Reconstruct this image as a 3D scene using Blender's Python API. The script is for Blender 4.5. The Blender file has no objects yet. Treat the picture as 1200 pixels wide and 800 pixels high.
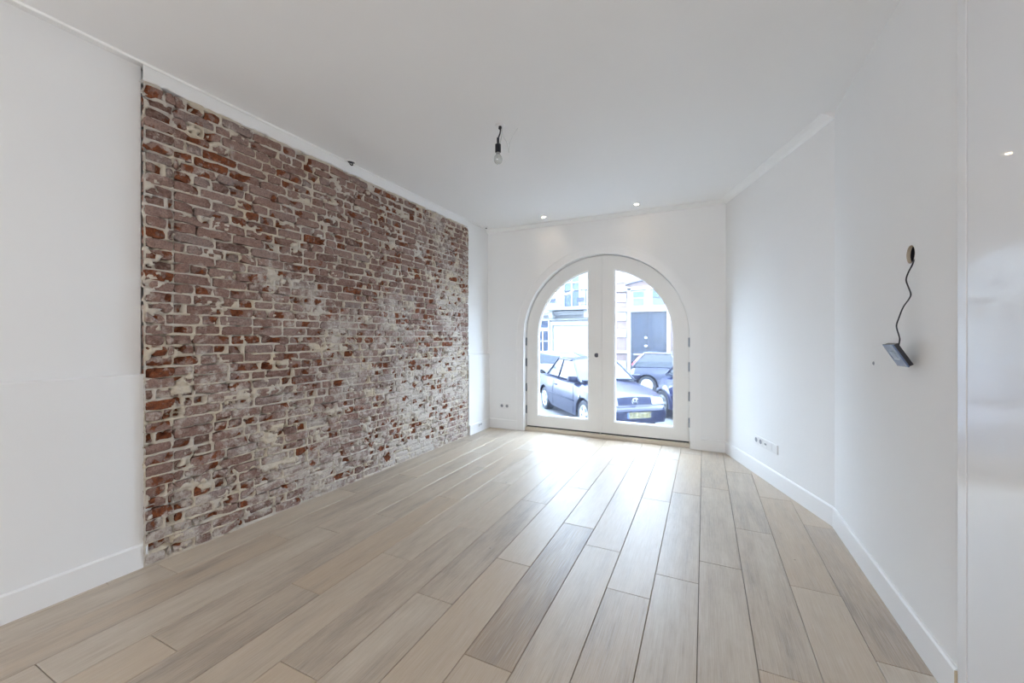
import bpy, bmesh, math, random
from mathutils import Vector, Matrix, noise, Euler

# ------------------------------------------------------------------ camera, sky, lights, exposure
SC = bpy.context.scene
COL = SC.collection
YAW = math.atan(225.0 / 472.0)
cam_data = bpy.data.cameras.new('camera')
cam = bpy.data.objects.new('camera', cam_data)
COL.objects.link(cam)
cam.location = (0, 0, 1.3)
cam.rotation_euler = (math.pi / 2, 0, YAW)
cam_data.sensor_width = 36.0
cam_data.lens = 472.0 / 1200.0 * 36.0
cam_data.shift_y = -5.0 / 1200.0
cam_data.clip_start = 0.02
SC.camera = cam

world = bpy.data.worlds.new('overcast_sky')
SC.world = world
world.use_nodes = True
wn = world.node_tree.nodes
wn['Background'].inputs[0].default_value = (0.64, 0.81, 1.0, 1)
wn['Background'].inputs[1].default_value = 17.0

def area_light(name, loc, rot, sx, sy, power, color):
    d = bpy.data.lights.new(name, 'AREA')
    d.shape = 'RECTANGLE'; d.size = sx; d.size_y = sy
    d.energy = power; d.color = color
    o = bpy.data.objects.new(name, d)
    COL.objects.link(o); o.location = loc; o.rotation_euler = rot
    return o
# added fill light behind the camera; the rear wall has no windows
area_light('rear_fill_light', (-1.05, -3.30, 1.55), (math.pi / 2, 0, 0), 2.6, 2.1, 68, (0.95, 0.975, 1.0))

vs = SC.view_settings
vs.view_transform = 'Standard'
vs.look = 'None'
vs.exposure = 0.10
vs.gamma = 1.0
vs.use_curve_mapping = False
SC.cycles.use_denoising = True
SC.cycles.max_bounces = 14
SC.cycles.diffuse_bounces = 8
SC.cycles.transparent_max_bounces = 12
SC.cycles.sample_clamp_indirect = 8.0

# ------------------------------------------------------------------ materials
def mat(name, color=(0.8, 0.8, 0.8), rough=0.5, metal=0.0, bump=0.0, bscale=60.0, coat=0.0, spec=0.5, emit=None, estr=0.0, var=0.0, vscale=3.0):
    m = bpy.data.materials.new(name); m.use_nodes = True
    nt = m.node_tree; b = nt.nodes['Principled BSDF']
    b.inputs['Base Color'].default_value = (*color, 1)
    b.inputs['Roughness'].default_value = rough
    b.inputs['Metallic'].default_value = metal
    b.inputs['Coat Weight'].default_value = coat
    b.inputs['Specular IOR Level'].default_value = spec
    if emit:
        b.inputs['Emission Color'].default_value = (*emit, 1)
        b.inputs['Emission Strength'].default_value = estr
    if var > 0:
        g = nt.nodes.new('ShaderNodeNewGeometry')
        n = nt.nodes.new('ShaderNodeTexNoise'); n.inputs['Scale'].default_value = vscale; n.inputs['Detail'].default_value = 4
        nt.links.new(g.outputs['Position'], n.inputs['Vector'])
        r = nt.nodes.new('ShaderNodeValToRGB')
        r.color_ramp.elements[0].position = 0.3; r.color_ramp.elements[1].position = 0.7
        r.color_ramp.elements[0].color = (*[c * (1 - var) for c in color], 1)
        r.color_ramp.elements[1].color = (*[min(1, c * (1 + var * 0.5)) for c in color], 1)
        nt.links.new(n.outputs['Fac'], r.inputs['Fac'])
        nt.links.new(r.outputs['Color'], b.inputs['Base Color'])
    if bump > 0:
        g2 = nt.nodes.new('ShaderNodeNewGeometry')
        n2 = nt.nodes.new('ShaderNodeTexNoise'); n2.inputs['Scale'].default_value = bscale; n2.inputs['Detail'].default_value = 3
        nt.links.new(g2.outputs['Position'], n2.inputs['Vector'])
        bp = nt.nodes.new('ShaderNodeBump'); bp.inputs['Strength'].default_value = bump; bp.inputs['Distance'].default_value = 0.01
        nt.links.new(n2.outputs['Fac'], bp.inputs['Height'])
        nt.links.new(bp.outputs['Normal'], b.inputs['Normal'])
    return m

M = {}
M['plaster'] = mat('white_plaster', (0.84, 0.84, 0.84), 0.75, bump=0.06, bscale=25, var=0.015, vscale=1.5)
M['ceiling'] = mat('white_ceiling_paint', (0.84, 0.84, 0.84), 0.8)
M['trim'] = mat('white_trim_paint', (0.85, 0.85, 0.85), 0.38)
M['door_paint'] = mat('warm_white_door_paint', (0.82, 0.81, 0.79), 0.35)
M['lacquer'] = mat('white_lacquer', (0.82, 0.82, 0.83), 0.22, coat=0.3)
M['raw_wood'] = mat('unpainted_board', (0.55, 0.44, 0.30), 0.7)
M['threshold'] = mat('cream_threshold', (0.66, 0.58, 0.48), 0.55)
M['gap_line'] = mat('brown_gap_line', (0.26, 0.20, 0.165), 0.7)
M['gap'] = mat('dark_gap_shade', (0.03, 0.035, 0.045), 0.7)
M['subfloor'] = mat('dark_subfloor', (0.10, 0.085, 0.07), 0.8)
M['black_plastic'] = mat('black_plastic', (0.012, 0.012, 0.018), 0.35)
M['navy_plastic'] = mat('black_lamp_socket', (0.008, 0.009, 0.02), 0.3)
M['white_plastic'] = mat('white_plastic', (0.80, 0.80, 0.80), 0.3)
M['grey_plastic'] = mat('grey_plastic', (0.30, 0.31, 0.33), 0.4)
M['socket_hole'] = mat('socket_recess', (0.28, 0.29, 0.32), 0.5)
M['hinge'] = mat('grey_hinge', (0.22, 0.25, 0.29), 0.4, metal=0.5)
M['steel'] = mat('brushed_steel', (0.45, 0.46, 0.48), 0.3, metal=1.0)
M['dark_steel'] = mat('dark_steel', (0.10, 0.10, 0.12), 0.4, metal=0.8)
M['beige_box'] = mat('beige_box', (0.55, 0.47, 0.37), 0.6)
M['screen_blue'] = mat('pale_blue_screen', (0.13, 0.18, 0.30), 0.25)
M['screen_mark'] = mat('pale_screen_mark', (0.24, 0.30, 0.42), 0.4)
M['wire_grey'] = mat('grey_wire', (0.55, 0.56, 0.56), 0.5)
M['spot_glow'] = mat('spot_glow', (1, 1, 1), 0.4, emit=(1.0, 0.80, 0.55), estr=18)

# --- lamp bulb glass
def glass_mat(name, tint=(1, 1, 1), gloss=0.07, veil=0.0, veil_col=(0.8, 0.85, 1.0)):
    m = bpy.data.materials.new(name); m.use_nodes = True
    nt = m.node_tree; nt.nodes.clear()
    out = nt.nodes.new('ShaderNodeOutputMaterial')
    tr = nt.nodes.new('ShaderNodeBsdfTransparent'); tr.inputs[0].default_value = (*tint, 1)
    gl = nt.nodes.new('ShaderNodeBsdfGlossy'); gl.inputs['Roughness'].default_value = 0.02
    mx = nt.nodes.new('ShaderNodeMixShader'); mx.inputs[0].default_value = gloss
    nt.links.new(tr.outputs[0], mx.inputs[1]); nt.links.new(gl.outputs[0], mx.inputs[2])
    last = mx
    if veil > 0:
        tl = nt.nodes.new('ShaderNodeBsdfTranslucent'); tl.inputs[0].default_value = (*veil_col, 1)
        m2 = nt.nodes.new('ShaderNodeMixShader'); m2.inputs[0].default_value = veil
        nt.links.new(mx.outputs[0], m2.inputs[1]); nt.links.new(tl.outputs[0], m2.inputs[2])
        last = m2
    nt.links.new(last.outputs[0], out.inputs[0])
    return m
M['pane'] = glass_mat('hazed_window_glass', (0.97, 0.985, 1.0), 0.04, 0.016, (0.62, 0.70, 1.0))  # pane's bluish translucent veil imitates glare haze over the street view
M['bulb'] = glass_mat('bulb_glass', (0.90, 0.92, 0.92), 0.16, 0.10, (0.9, 0.9, 0.85))

def nn(nt, kind, **kw):
    n = nt.nodes.new(kind)
    for k, v in kw.items():
        if k in ('operation', 'blend_type', 'data_type', 'noise_dimensions', 'layer_name', 'attribute_name'):
            setattr(n, k, v)
    return n

def mixc(nt, fac, a, b, blend='MIX'):
    n = nt.nodes.new('ShaderNodeMix'); n.data_type = 'RGBA'; n.blend_type = blend
    for s, v in ((n.inputs['Factor'], fac), (n.inputs['A'], a), (n.inputs['B'], b)):
        pass
    def put(sock, v):
        if isinstance(v, (int, float)): sock.default_value = v
        elif isinstance(v, tuple): sock.default_value = (*v, 1)
        else: nt.links.new(v, sock)
    put(n.inputs[0], fac); put(n.inputs[6], a); put(n.inputs[7], b)
    return n.outputs[2]

def noise_tex(nt, vec, scale, detail=4, rough=0.55):
    n = nt.nodes.new('ShaderNodeTexNoise')
    n.inputs['Scale'].default_value = scale; n.inputs['Detail'].default_value = detail; n.inputs['Roughness'].default_value = rough
    nt.links.new(vec, n.inputs['Vector'])
    return n.outputs['Fac']

def ramp(nt, fac, p0, p1, c0=(0, 0, 0), c1=(1, 1, 1)):
    r = nt.nodes.new('ShaderNodeValToRGB')
    r.color_ramp.elements[0].position = p0; r.color_ramp.elements[1].position = p1
    r.color_ramp.elements[0].color = (*c0, 1); r.color_ramp.elements[1].color = (*c1, 1)
    nt.links.new(fac, r.inputs['Fac'])
    return r.outputs['Color']

def math_node(nt, op, a, b=None):
    n = nt.nodes.new('ShaderNodeMath'); n.operation = op
    for i, v in enumerate((a, b)):
        if v is None: continue
        if isinstance(v, (int, float)): n.inputs[i].default_value = v
        else: nt.links.new(v, n.inputs[i])
    return n.outputs[0]

def brick_material():
    m = bpy.data.materials.new('old_brick'); m.use_nodes = True
    nt = m.node_tree; b = nt.nodes['Principled BSDF']
    g = nt.nodes.new('ShaderNodeNewGeometry').outputs['Position']
    at = nt.nodes.new('ShaderNodeVertexColor'); at.layer_name = 'wear'
    sep = nt.nodes.new('ShaderNodeSeparateColor'); nt.links.new(at.outputs['Color'], sep.inputs[0])
    tint, fresh, wash = sep.outputs[0], sep.outputs[1], sep.outputs[2]
    # dusty face colour picked per brick
    cr = nt.nodes.new('ShaderNodeValToRGB'); e = cr.color_ramp.elements
    cols = [(0.0, (0.120, 0.060, 0.044)), (0.2, (0.200, 0.106, 0.080)), (0.45, (0.255, 0.152, 0.120)), (0.7, (0.300, 0.200, 0.168)), (1.0, (0.265, 0.215, 0.200))]
    e[0].position = 0.0; e[0].color = (*cols[0][1], 1); e[1].position = 1.0; e[1].color = (*cols[-1][1], 1)
    for p, c in cols[1:-1]:
        x = e.new(p); x.color = (*c, 1)
    nt.links.new(tint, cr.inputs['Fac'])
    n1 = noise_tex(nt, g, 42, 5, 0.65)
    base = mixc(nt, ramp(nt, n1, 0.35, 0.75), cr.outputs['Color'], (0.34, 0.235, 0.205))
    n4 = noise_tex(nt, g, 120, 3, 0.6)
    base = mixc(nt, math_node(nt, 'MULTIPLY', ramp(nt, n4, 0.45, 0.75), 0.6), base, (0.085, 0.048, 0.038))
    # lime mortar smeared over faces
    n3 = noise_tex(nt, g, 14, 9, 0.76)
    ws = math_node(nt, 'ADD', math_node(nt, 'MULTIPLY', wash, 0.40), n3)
    smear = mixc(nt, n4, (0.47, 0.425, 0.39), (0.66, 0.60, 0.53))
    film = math_node(nt, 'MULTIPLY', ramp(nt, math_node(nt, 'ADD', wash, math_node(nt, 'MULTIPLY', math_node(nt, 'SUBTRACT', n1, 0.5), 0.8)), 0.22, 0.95), 0.52)
    base = mixc(nt, film, base, (0.44, 0.405, 0.405))
    base = mixc(nt, math_node(nt, 'MULTIPLY', ramp(nt, ws, 0.575, 0.71), 0.85), base, smear)
    # broken places show raw red-orange clay
    n2 = noise_tex(nt, g, 26, 4, 0.6)
    fr = math_node(nt, 'ADD', math_node(nt, 'MULTIPLY', fresh, 0.95), math_node(nt, 'MULTIPLY', math_node(nt, 'SUBTRACT', n2, 0.5), 1.6))
    clay = mixc(nt, ramp(nt, n1, 0.35, 0.68), (0.27, 0.085, 0.034), (0.095, 0.036, 0.024))
    base = mixc(nt, ramp(nt, fr, 0.42, 0.58), base, clay)
    nt.links.new(base, b.inputs['Base Color'])
    b.inputs['Roughness'].default_value = 0.92
    b.inputs['Specular IOR Level'].default_value = 0.2
    bp = nt.nodes.new('ShaderNodeBump'); bp.inputs['Strength'].default_value = 0.9; bp.inputs['Distance'].default_value = 0.008
    nt.links.new(math_node(nt, 'ADD', n1, math_node(nt, 'MULTIPLY', n4, 0.5)), bp.inputs['Height'])
    nt.links.new(bp.outputs['Normal'], b.inputs['Normal'])
    return m
M['brick'] = brick_material()

def mortar_material():
    m = bpy.data.materials.new('lime_mortar'); m.use_nodes = True
    nt = m.node_tree; b = nt.nodes['Principled BSDF']
    g = nt.nodes.new('ShaderNodeNewGeometry').outputs['Position']
    n1 = noise_tex(nt, g, 4, 5, 0.6); n2 = noise_tex(nt, g, 70, 4, 0.65)
    c = mixc(nt, ramp(nt, n1, 0.35, 0.65), (0.60, 0.52, 0.405), (0.57, 0.525, 0.48))
    c = mixc(nt, math_node(nt, 'MULTIPLY', ramp(nt, n2, 0.55, 0.75), 0.5), c, (0.36, 0.29, 0.24))
    nt.links.new(c, b.inputs['Base Color'])
    b.inputs['Roughness'].default_value = 0.95; b.inputs['Specular IOR Level'].default_value = 0.1
    bp = nt.nodes.new('ShaderNodeBump'); bp.inputs['Strength'].default_value = 0.8; bp.inputs['Distance'].default_value = 0.006
    nt.links.new(n2, bp.inputs['Height']); nt.links.new(bp.outputs['Normal'], b.inputs['Normal'])
    return m
M['mortar'] = mortar_material()

def plank_material():
    m = bpy.data.materials.new('whitewashed_oak'); m.use_nodes = True
    nt = m.node_tree; b = nt.nodes['Principled BSDF']
    geo = nt.nodes.new('ShaderNodeNewGeometry').outputs['Position']
    at = nt.nodes.new('ShaderNodeVertexColor'); at.layer_name = 'tone'
    sep = nt.nodes.new('ShaderNodeSeparateColor'); nt.links.new(at.outputs['Color'], sep.inputs[0])
    tone, seed, warm = sep.outputs[0], sep.outputs[1], sep.outputs[2]
    # every board gets its own stretch of grain
    off = nt.nodes.new('ShaderNodeCombineXYZ')
    nt.links.new(math_node(nt, 'MULTIPLY', seed, 37.0), off.inputs[0]); nt.links.new(math_node(nt, 'MULTIPLY', seed, 91.0), off.inputs[1])
    add = nt.nodes.new('ShaderNodeVectorMath'); add.operation = 'ADD'
    nt.links.new(geo, add.inputs[0]); nt.links.new(off.outputs[0], add.inputs[1])
    def mapped(sx, sy):
        mp = nt.nodes.new('ShaderNodeMapping'); mp.inputs['Scale'].default_value = (sx, sy, 1)
        nt.links.new(add.outputs[0], mp.inputs['Vector']); return mp.outputs[0]
    wide = noise_tex(nt, mapped(7, 0.9), 1.6, 4, 0.55)
    fine = noise_tex(nt, mapped(60, 0.9), 1.8, 5, 0.6)
    vfine = noise_tex(nt, mapped(220, 3.5), 1.6, 3, 0.6)
    cr = nt.nodes.new('ShaderNodeValToRGB'); e = cr.color_ramp.elements
    e[0].position = 0.0; e[0].color = (0.18, 0.135, 0.11, 1); e[1].position = 1.0; e[1].color = (0.64, 0.565, 0.465, 1)
    x = e.new(0.5); x.color = (0.455, 0.368, 0.278, 1)
    t = math_node(nt, 'ADD', tone, math_node(nt, 'MULTIPLY', math_node(nt, 'SUBTRACT', wide, 0.5), 0.95))
    t = math_node(nt, 'ADD', t, math_node(nt, 'MULTIPLY', math_node(nt, 'SUBTRACT', fine, 0.5), 0.36))
    t = math_node(nt, 'ADD', t, math_node(nt, 'MULTIPLY', math_node(nt, 'SUBTRACT', vfine, 0.5), 0.20))
    blotch = noise_tex(nt, mapped(13, 4.5), 1.5, 7, 0.72)
    t = math_node(nt, 'ADD', t, math_node(nt, 'MULTIPLY', math_node(nt, 'SUBTRACT', blotch, 0.5), 0.55))
    nt.links.new(t, cr.inputs['Fac'])
    c = mixc(nt, math_node(nt, 'MULTIPLY', ramp(nt, math_node(nt, 'ADD', warm, math_node(nt, 'MULTIPLY', math_node(nt, 'SUBTRACT', wide, 0.5), 1.2)), 0.35, 0.95), 0.6), cr.outputs['Color'], (0.49, 0.36, 0.235))
    c = mixc(nt, math_node(nt, 'MULTIPLY', ramp(nt, vfine, 0.42, 0.72), 0.36), c, (0.68, 0.635, 0.585))
    # few small dark knots
    vo = nt.nodes.new('ShaderNodeTexVoronoi'); vo.inputs['Scale'].default_value = 3.4
    nt.links.new(add.outputs[0], vo.inputs['Vector'])
    c = mixc(nt, ramp(nt, vo.outputs['Distance'], 0.012, 0.030, (1, 1, 1), (0, 0, 0)), c, (0.09, 0.06, 0.045))
    nt.links.new(c, b.inputs['Base Color'])
    nt.links.new(ramp(nt, fine, 0.3, 0.7, (0.36, 0.36, 0.36), (0.48, 0.48, 0.48)), b.inputs['Roughness'])
    b.inputs['Specular IOR Level'].default_value = 0.6
    b.inputs['Coat Weight'].default_value = 0.45
    b.inputs['Coat Roughness'].default_value = 0.42
    bp = nt.nodes.new('ShaderNodeBump'); bp.inputs['Strength'].default_value = 0.12; bp.inputs['Distance'].default_value = 0.003
    nt.links.new(math_node(nt, 'ADD', fine, vfine), bp.inputs['Height']); nt.links.new(bp.outputs['Normal'], b.inputs['Normal'])
    return m
M['plank'] = plank_material()

# street materials
M['paving'] = mat('pale_street_paving', (0.175, 0.18, 0.19), 0.8, bump=0.3, bscale=14, var=0.12, vscale=1.2)
M['curb'] = mat('curb_stone', (0.22, 0.22, 0.23), 0.8, var=0.1)
M['navy_paint'] = mat('navy_car_paint', (0.008, 0.011, 0.038), 0.3, coat=0.12, spec=0.4)
M['blue_paint'] = mat('deep_blue_car_paint', (0.016, 0.022, 0.075), 0.25, coat=0.7)
M['dark_paint'] = mat('dark_grey_blue_car_paint', (0.060, 0.068, 0.105), 0.22, coat=1.0)
M['silver_paint'] = mat('pale_silver_car_paint', (0.26, 0.28, 0.32), 0.3, metal=0.3, coat=1.0)
M['car_glass'] = mat('car_glass', (0.03, 0.04, 0.055), 0.04, coat=1.0, spec=1.0)
M['tinted_glass'] = mat('tinted_car_glass', (0.035, 0.045, 0.065), 0.06, spec=0.55)
M['tire'] = mat('tire_rubber', (0.022, 0.024, 0.03), 0.75)
M['rim'] = mat('alloy_rim', (0.55, 0.56, 0.58), 0.35, metal=0.2)
M['chrome'] = mat('chrome', (0.8, 0.81, 0.84), 0.12, metal=1.0)
M['lamp_lens'] = mat('headlamp_lens', (0.36, 0.37, 0.38), 0.1, coat=1.0)
M['red_lens'] = mat('red_tail_lens', (0.45, 0.03, 0.04), 0.2, coat=1.0)
M['trim_black'] = mat('car_trim_black', (0.012, 0.018, 0.045), 0.6, spec=0.25)
M['grille_blue'] = mat('grille_bar_blue', (0.02, 0.03, 0.10), 0.5, spec=0.3)
M['plate_yellow'] = mat('yellow_number_plate', (0.40, 0.36, 0.19), 0.6)
M['plate_blue'] = mat('blue_plate_band', (0.05, 0.12, 0.5), 0.4)
M['ink'] = mat('black_lettering', (0.02, 0.02, 0.02), 0.5)
M['stucco'] = mat('white_stucco', (0.30, 0.30, 0.30), 0.85, bump=0.1, bscale=20, var=0.04, vscale=2)
M['pale_brick'] = mat('pale_pink_brick', (0.205, 0.155, 0.145), 0.9, bump=0.2, bscale=25, var=0.18, vscale=5)
M['stone_white'] = mat('painted_stone', (0.34, 0.34, 0.335), 0.75)
M['blue_door'] = mat('blue_grey_door_paint', (0.012, 0.026, 0.050), 0.28, coat=0.5)
M['shutter'] = mat('white_roller_shutter', (0.36, 0.365, 0.37), 0.6)
M['window_dark'] = mat('window_glass', (0.02, 0.035, 0.07), 0.06, coat=1.0, spec=0.8)
M['window_pale'] = mat('curtained_window_glass', (0.10, 0.13, 0.18), 0.1, coat=1.0)
M['iron'] = mat('black_iron', (0.05, 0.055, 0.08), 0.5)
M['garland'] = mat('dry_garland', (0.30, 0.26, 0.18), 0.8)

# ------------------------------------------------------------------ helpers
def link(name, me, m=None, parent=None, smooth=False, loc=None, rot=None):
    o = bpy.data.objects.new(name, me)
    COL.objects.link(o)
    if m is not None and len(me.materials) == 0: me.materials.append(m)
    if smooth:
        for p in me.polygons: p.use_smooth = True
    if parent is not None: o.parent = parent
    if loc is not None: o.location = loc
    if rot is not None: o.rotation_euler = rot
    return o

def bm_obj(name, bm, m=None, parent=None, smooth=False, loc=None, rot=None, recalc=True):
    if recalc: bmesh.ops.recalc_face_normals(bm, faces=bm.faces)
    me = bpy.data.meshes.new(name)
    bm.to_mesh(me); bm.free()
    return link(name, me, m, parent, smooth, loc, rot)

def auto_smooth(o, ang=35):
    me = o.data
    for p in me.polygons: p.use_smooth = True
    bm = bmesh.new(); bm.from_mesh(me)
    for e in bm.edges:
        if len(e.link_faces) == 2 and e.calc_face_angle(0) > math.radians(ang): e.smooth = False
    bm.to_mesh(me); bm.free()
    return o

def thing(name, label, cat, loc=(0, 0, 0), rot=(0, 0, 0), group=None):
    o = bpy.data.objects.new(name, None)
    COL.objects.link(o); o.location = loc; o.rotation_euler = rot
    o['label'] = label; o['category'] = cat
    if group: o['group'] = group
    o.empty_display_size = 0.1
    return o

def tag(o, label, cat, group=None):
    o['label'] = label; o['category'] = cat
    if group: o['group'] = group
    return o

def structure(o, label=None):
    o['kind'] = 'structure'
    if label: o['label'] = label
    return o

def box(bm, lo, hi, bevel=0.0):
    vs_ = [bm.verts.new((x, y, z)) for x in (lo[0], hi[0]) for y in (lo[1], hi[1]) for z in (lo[2], hi[2])]
    idx = [(0, 1, 3, 2), (4, 6, 7, 5), (0, 4, 5, 1), (2, 3, 7, 6), (0, 2, 6, 4), (1, 5, 7, 3)]
    fs = [bm.faces.new([vs_[i] for i in f]) for f in idx]
    if bevel > 0:
        es = set()
        for f in fs: es.update(f.edges)
        bmesh.ops.bevel(bm, geom=list(es), offset=bevel, segments=2, affect='EDGES', profile=0.6)
    return bm

def box_obj(name, lo, hi, m, parent=None, bevel=0.0, **kw):
    bm = bmesh.new(); box(bm, lo, hi, bevel)
    return bm_obj(name, bm, m, parent, **kw)

def prism(bm, pts, a, b, plane='XZ'):
    """closed polygon pts (2-D) extruded from a to b along the remaining axis"""
    def P(p, d):
        if plane == 'XZ': return (p[0], d, p[1])
        if plane == 'XY': return (p[0], p[1], d)
        return (d, p[0], p[1])
    v0 = [bm.verts.new(P(p, a)) for p in pts]; v1 = [bm.verts.new(P(p, b)) for p in pts]
    bm.faces.new(v0); bm.faces.new(v1[::-1])
    n = len(pts)
    for i in range(n): bm.faces.new((v0[i], v0[(i + 1) % n], v1[(i + 1) % n], v1[i]))
    return bm

def ring_plate(bm, outer, inner, a, b, closed=True):
    """frame between two outlines with equal counts in XZ, thickness a..b along Y"""
    n = len(outer)
    def mk(pts, d): return [bm.verts.new((p[0], d, p[1])) for p in pts]
    o0, o1, i0, i1 = mk(outer, a), mk(outer, b), mk(inner, a), mk(inner, b)
    rng = range(n) if closed else range(n - 1)
    for k in rng:
        j = (k + 1) % n
        bm.faces.new((o0[k], o0[j], i0[j], i0[k])); bm.faces.new((o1[j], o1[k], i1[k], i1[j]))
        bm.faces.new((o0[j], o0[k], o1[k], o1[j])); bm.faces.new((i0[k], i0[j], i1[j], i1[k]))
    if not closed:
        bm.faces.new((o0[0], i0[0], i1[0], o1[0])); bm.faces.new((o0[-1], o1[-1], i1[-1], i0[-1]))
    return bm

def lathe(bm, prof, seg=24, axis='Z', off=(0, 0, 0), cap=True):
    rings = []
    for r, h in prof:
        ring = []
        for k in range(seg):
            t = 2 * math.pi * k / seg
            c, s = r * math.cos(t), r * math.sin(t)
            p = {'Z': (c, s, h), 'Y': (c, h, s), 'X': (h, c, s)}[axis]
            ring.append(bm.verts.new((p[0] + off[0], p[1] + off[1], p[2] + off[2])))
        rings.append(ring)
    for a, b in zip(rings[:-1], rings[1:]):
        for k in range(seg):
            bm.faces.new((a[k], a[(k + 1) % seg], b[(k + 1) % seg], b[k]))
    if cap and prof[0][0] > 1e-5: bm.faces.new(rings[0][::-1])
    if cap and prof[-1][0] > 1e-5: bm.faces.new(rings[-1])
    bmesh.ops.remove_doubles(bm, verts=bm.verts, dist=1e-6)
    return bm

def smooth_path(pts, sub=6):
    pts = [Vector(p) for p in pts]; out = []
    for i in range(len(pts) - 1):
        p0 = pts[max(i - 1, 0)]; p1 = pts[i]; p2 = pts[i + 1]; p3 = pts[min(i + 2, len(pts) - 1)]
        for k in range(sub):
            t = k / sub
            out.append(0.5 * ((2 * p1) + (p2 - p0) * t + (2 * p0 - 5 * p1 + 4 * p2 - p3) * t * t + (3 * p1 - p0 - 3 * p2 + p3) * t ** 3))
    out.append(pts[-1]); return out

def tube(bm, pts, r, seg=8, cap=True):
    pts = [Vector(p) for p in pts]; rings = []
    up = None
    for i, p in enumerate(pts):
        d = (pts[min(i + 1, len(pts) - 1)] - pts[max(i - 1, 0)]).normalized()
        if up is None:
            up = d.orthogonal().normalized()
        up = (up - d * up.dot(d)).normalized(); sd = d.cross(up)
        rr = r[i] if isinstance(r, (list, tuple)) else r
        rings.append([bm.verts.new(p + up * rr * math.cos(2 * math.pi * k / seg) + sd * rr * math.sin(2 * math.pi * k / seg)) for k in range(seg)])
    for a, b in zip(rings[:-1], rings[1:]):
        for k in range(seg): bm.faces.new((a[k], a[(k + 1) % seg], b[(k + 1) % seg], b[k]))
    if cap: bm.faces.new(rings[0][::-1]); bm.faces.new(rings[-1])
    return bm

def tube_obj(name, pts, r, m, parent=None, seg=8):
    bm = bmesh.new(); tube(bm, pts, r, seg)
    return bm_obj(name, bm, m, parent, smooth=True)

def sweep(name, prof, p0, p1, inward, m, parent=None):
    """profile (distance from wall, height) swept from p0 to p1 on the floor plan; inward = unit normal into the room"""
    bm = bmesh.new(); n = Vector((*inward, 0))
    a = [bm.verts.new(Vector((*p0, 0)) + n * d + Vector((0, 0, z))) for d, z in prof]
    b = [bm.verts.new(Vector((*p1, 0)) + n * d + Vector((0, 0, z))) for d, z in prof]
    bm.faces.new(a); bm.faces.new(b[::-1]); k = len(prof)
    for i in range(k): bm.faces.new((a[i], a[(i + 1) % k], b[(i + 1) % k], b[i]))
    return bm_obj(name, bm, m, parent)

# ------------------------------------------------------------------ room measures
H = 2.84
YB = 5.13                        # inner face of the wall with the arched doors
KN = (0.809, 3.447); CR = (0.220, 5.140)   # knee and far end of the slanted wall
XR = 0.809
YREAR = -3.4
GZ0 = -0.63
Y0, Y1 = 1.160, 4.55             # brick field along the left wall
def bx(y): return -2.85 + 0.0118 * (y - 1.17)

# ------------------------------------------------------------------ floor
def clip_poly(poly, planes):
    for (nx, ny, c) in planes:       # keep nx*x+ny*y<=c
        out = []
        for i in range(len(poly)):
            a, b = poly[i], poly[(i + 1) % len(poly)]
            da, db = nx * a[0] + ny * a[1] - c, nx * b[0] + ny * b[1] - c
            if da <= 0: out.append(a)
            if da * db < 0:
                t = da / (da - db); out.append((a[0] + t * (b[0] - a[0]), a[1] + t * (b[1] - a[1])))
        poly = out
        if len(poly) < 3: return []
    return poly

dx, dy = CR[0] - KN[0], CR[1] - KN[1]; dl = math.hypot(dx, dy)
SN = (-dy / dl * -1, dx / dl * -1)      # outward normal of the slanted wall
SN = (dy / dl, -dx / dl)
sl_c = SN[0] * KN[0] + SN[1] * KN[1]
room_planes = [(1, 0, XR - 0.002), (-1, 0, 2.90), (0, 1, 5.165), (SN[0], SN[1], sl_c - 0.002)]

floor = structure(box_obj('floor', (-3.0, YREAR, -0.12), (XR + 0.02, 5.19, -0.0165), M['subfloor']))
joints = {-14: [2.9, 1.0], -13: [1.21, 2.48, 4.35], -12: [1.72, 2.99, 4.6], -11: [0.63, 1.92, 3.9], -10: [0.91, 2.25, 3.51], -9: [1.42, 2.72, 4.25],
          -8: [0.55, 1.86, 3.2, 4.75], -7: [1.06, 2.345, 3.95], -6: [0.35, 1.645, 2.945, 4.4], -5: [0.7, 2.105, 3.375, 4.85],
          -4: [1.41, 2.705, 4.15], -3: [1.18, 2.48, 3.75, 4.95], -2: [0.8, 2.10, 3.40, 4.6], -1: [1.04, 2.34, 3.64, 4.9],
          0: [1.28, 2.585, 3.875], 1: [1.84, 3.135, 4.43], 2: [1.22, 2.535, 3.835], 3: [2.09, 3.395, 4.5]}
tones = {(-4, 1.41): -0.10, (-4, 2.705): 0.78, (-5, 0.7): 0.72, (-5, 2.105): 0.80, (-3, 1.18): 0.62, (-3, 2.48): 0.66, (-2, 2.10): 0.74,
         (-2, 0.8): 0.50, (-1, 1.04): 0.60, (-1, 2.34): 0.56, (0, 1.28): 0.58, (0, 2.585): 0.52, (1, 1.84): 0.52, (1, 3.135): 0.48, (2, 1.22): 0.66,
         (2, 2.535): 0.46, (3, 2.09): 0.36, (3, 0.2): 0.72, (3, 3.395): 0.66, (2, 3.835): 0.64, (-6, 1.645): 0.48, (-6, 0.35): 0.58, (-7, 1.06): 0.48,
         (-7, 2.345): 0.72, (-8, 0.55): 0.64, (-8, 1.86): 0.62, (-9, 1.42): 0.50, (-9, 0.2): 0.44, (-10, 0.91): 0.50, (-10, 0.2): 0.70, (-11, 0.63): 0.60,
         (-12, 0.2): 0.42, (-12, 1.72): 0.46, (-13, 1.21): 0.72, (-13, 0.2): 0.52}
random.seed(11)
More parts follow.
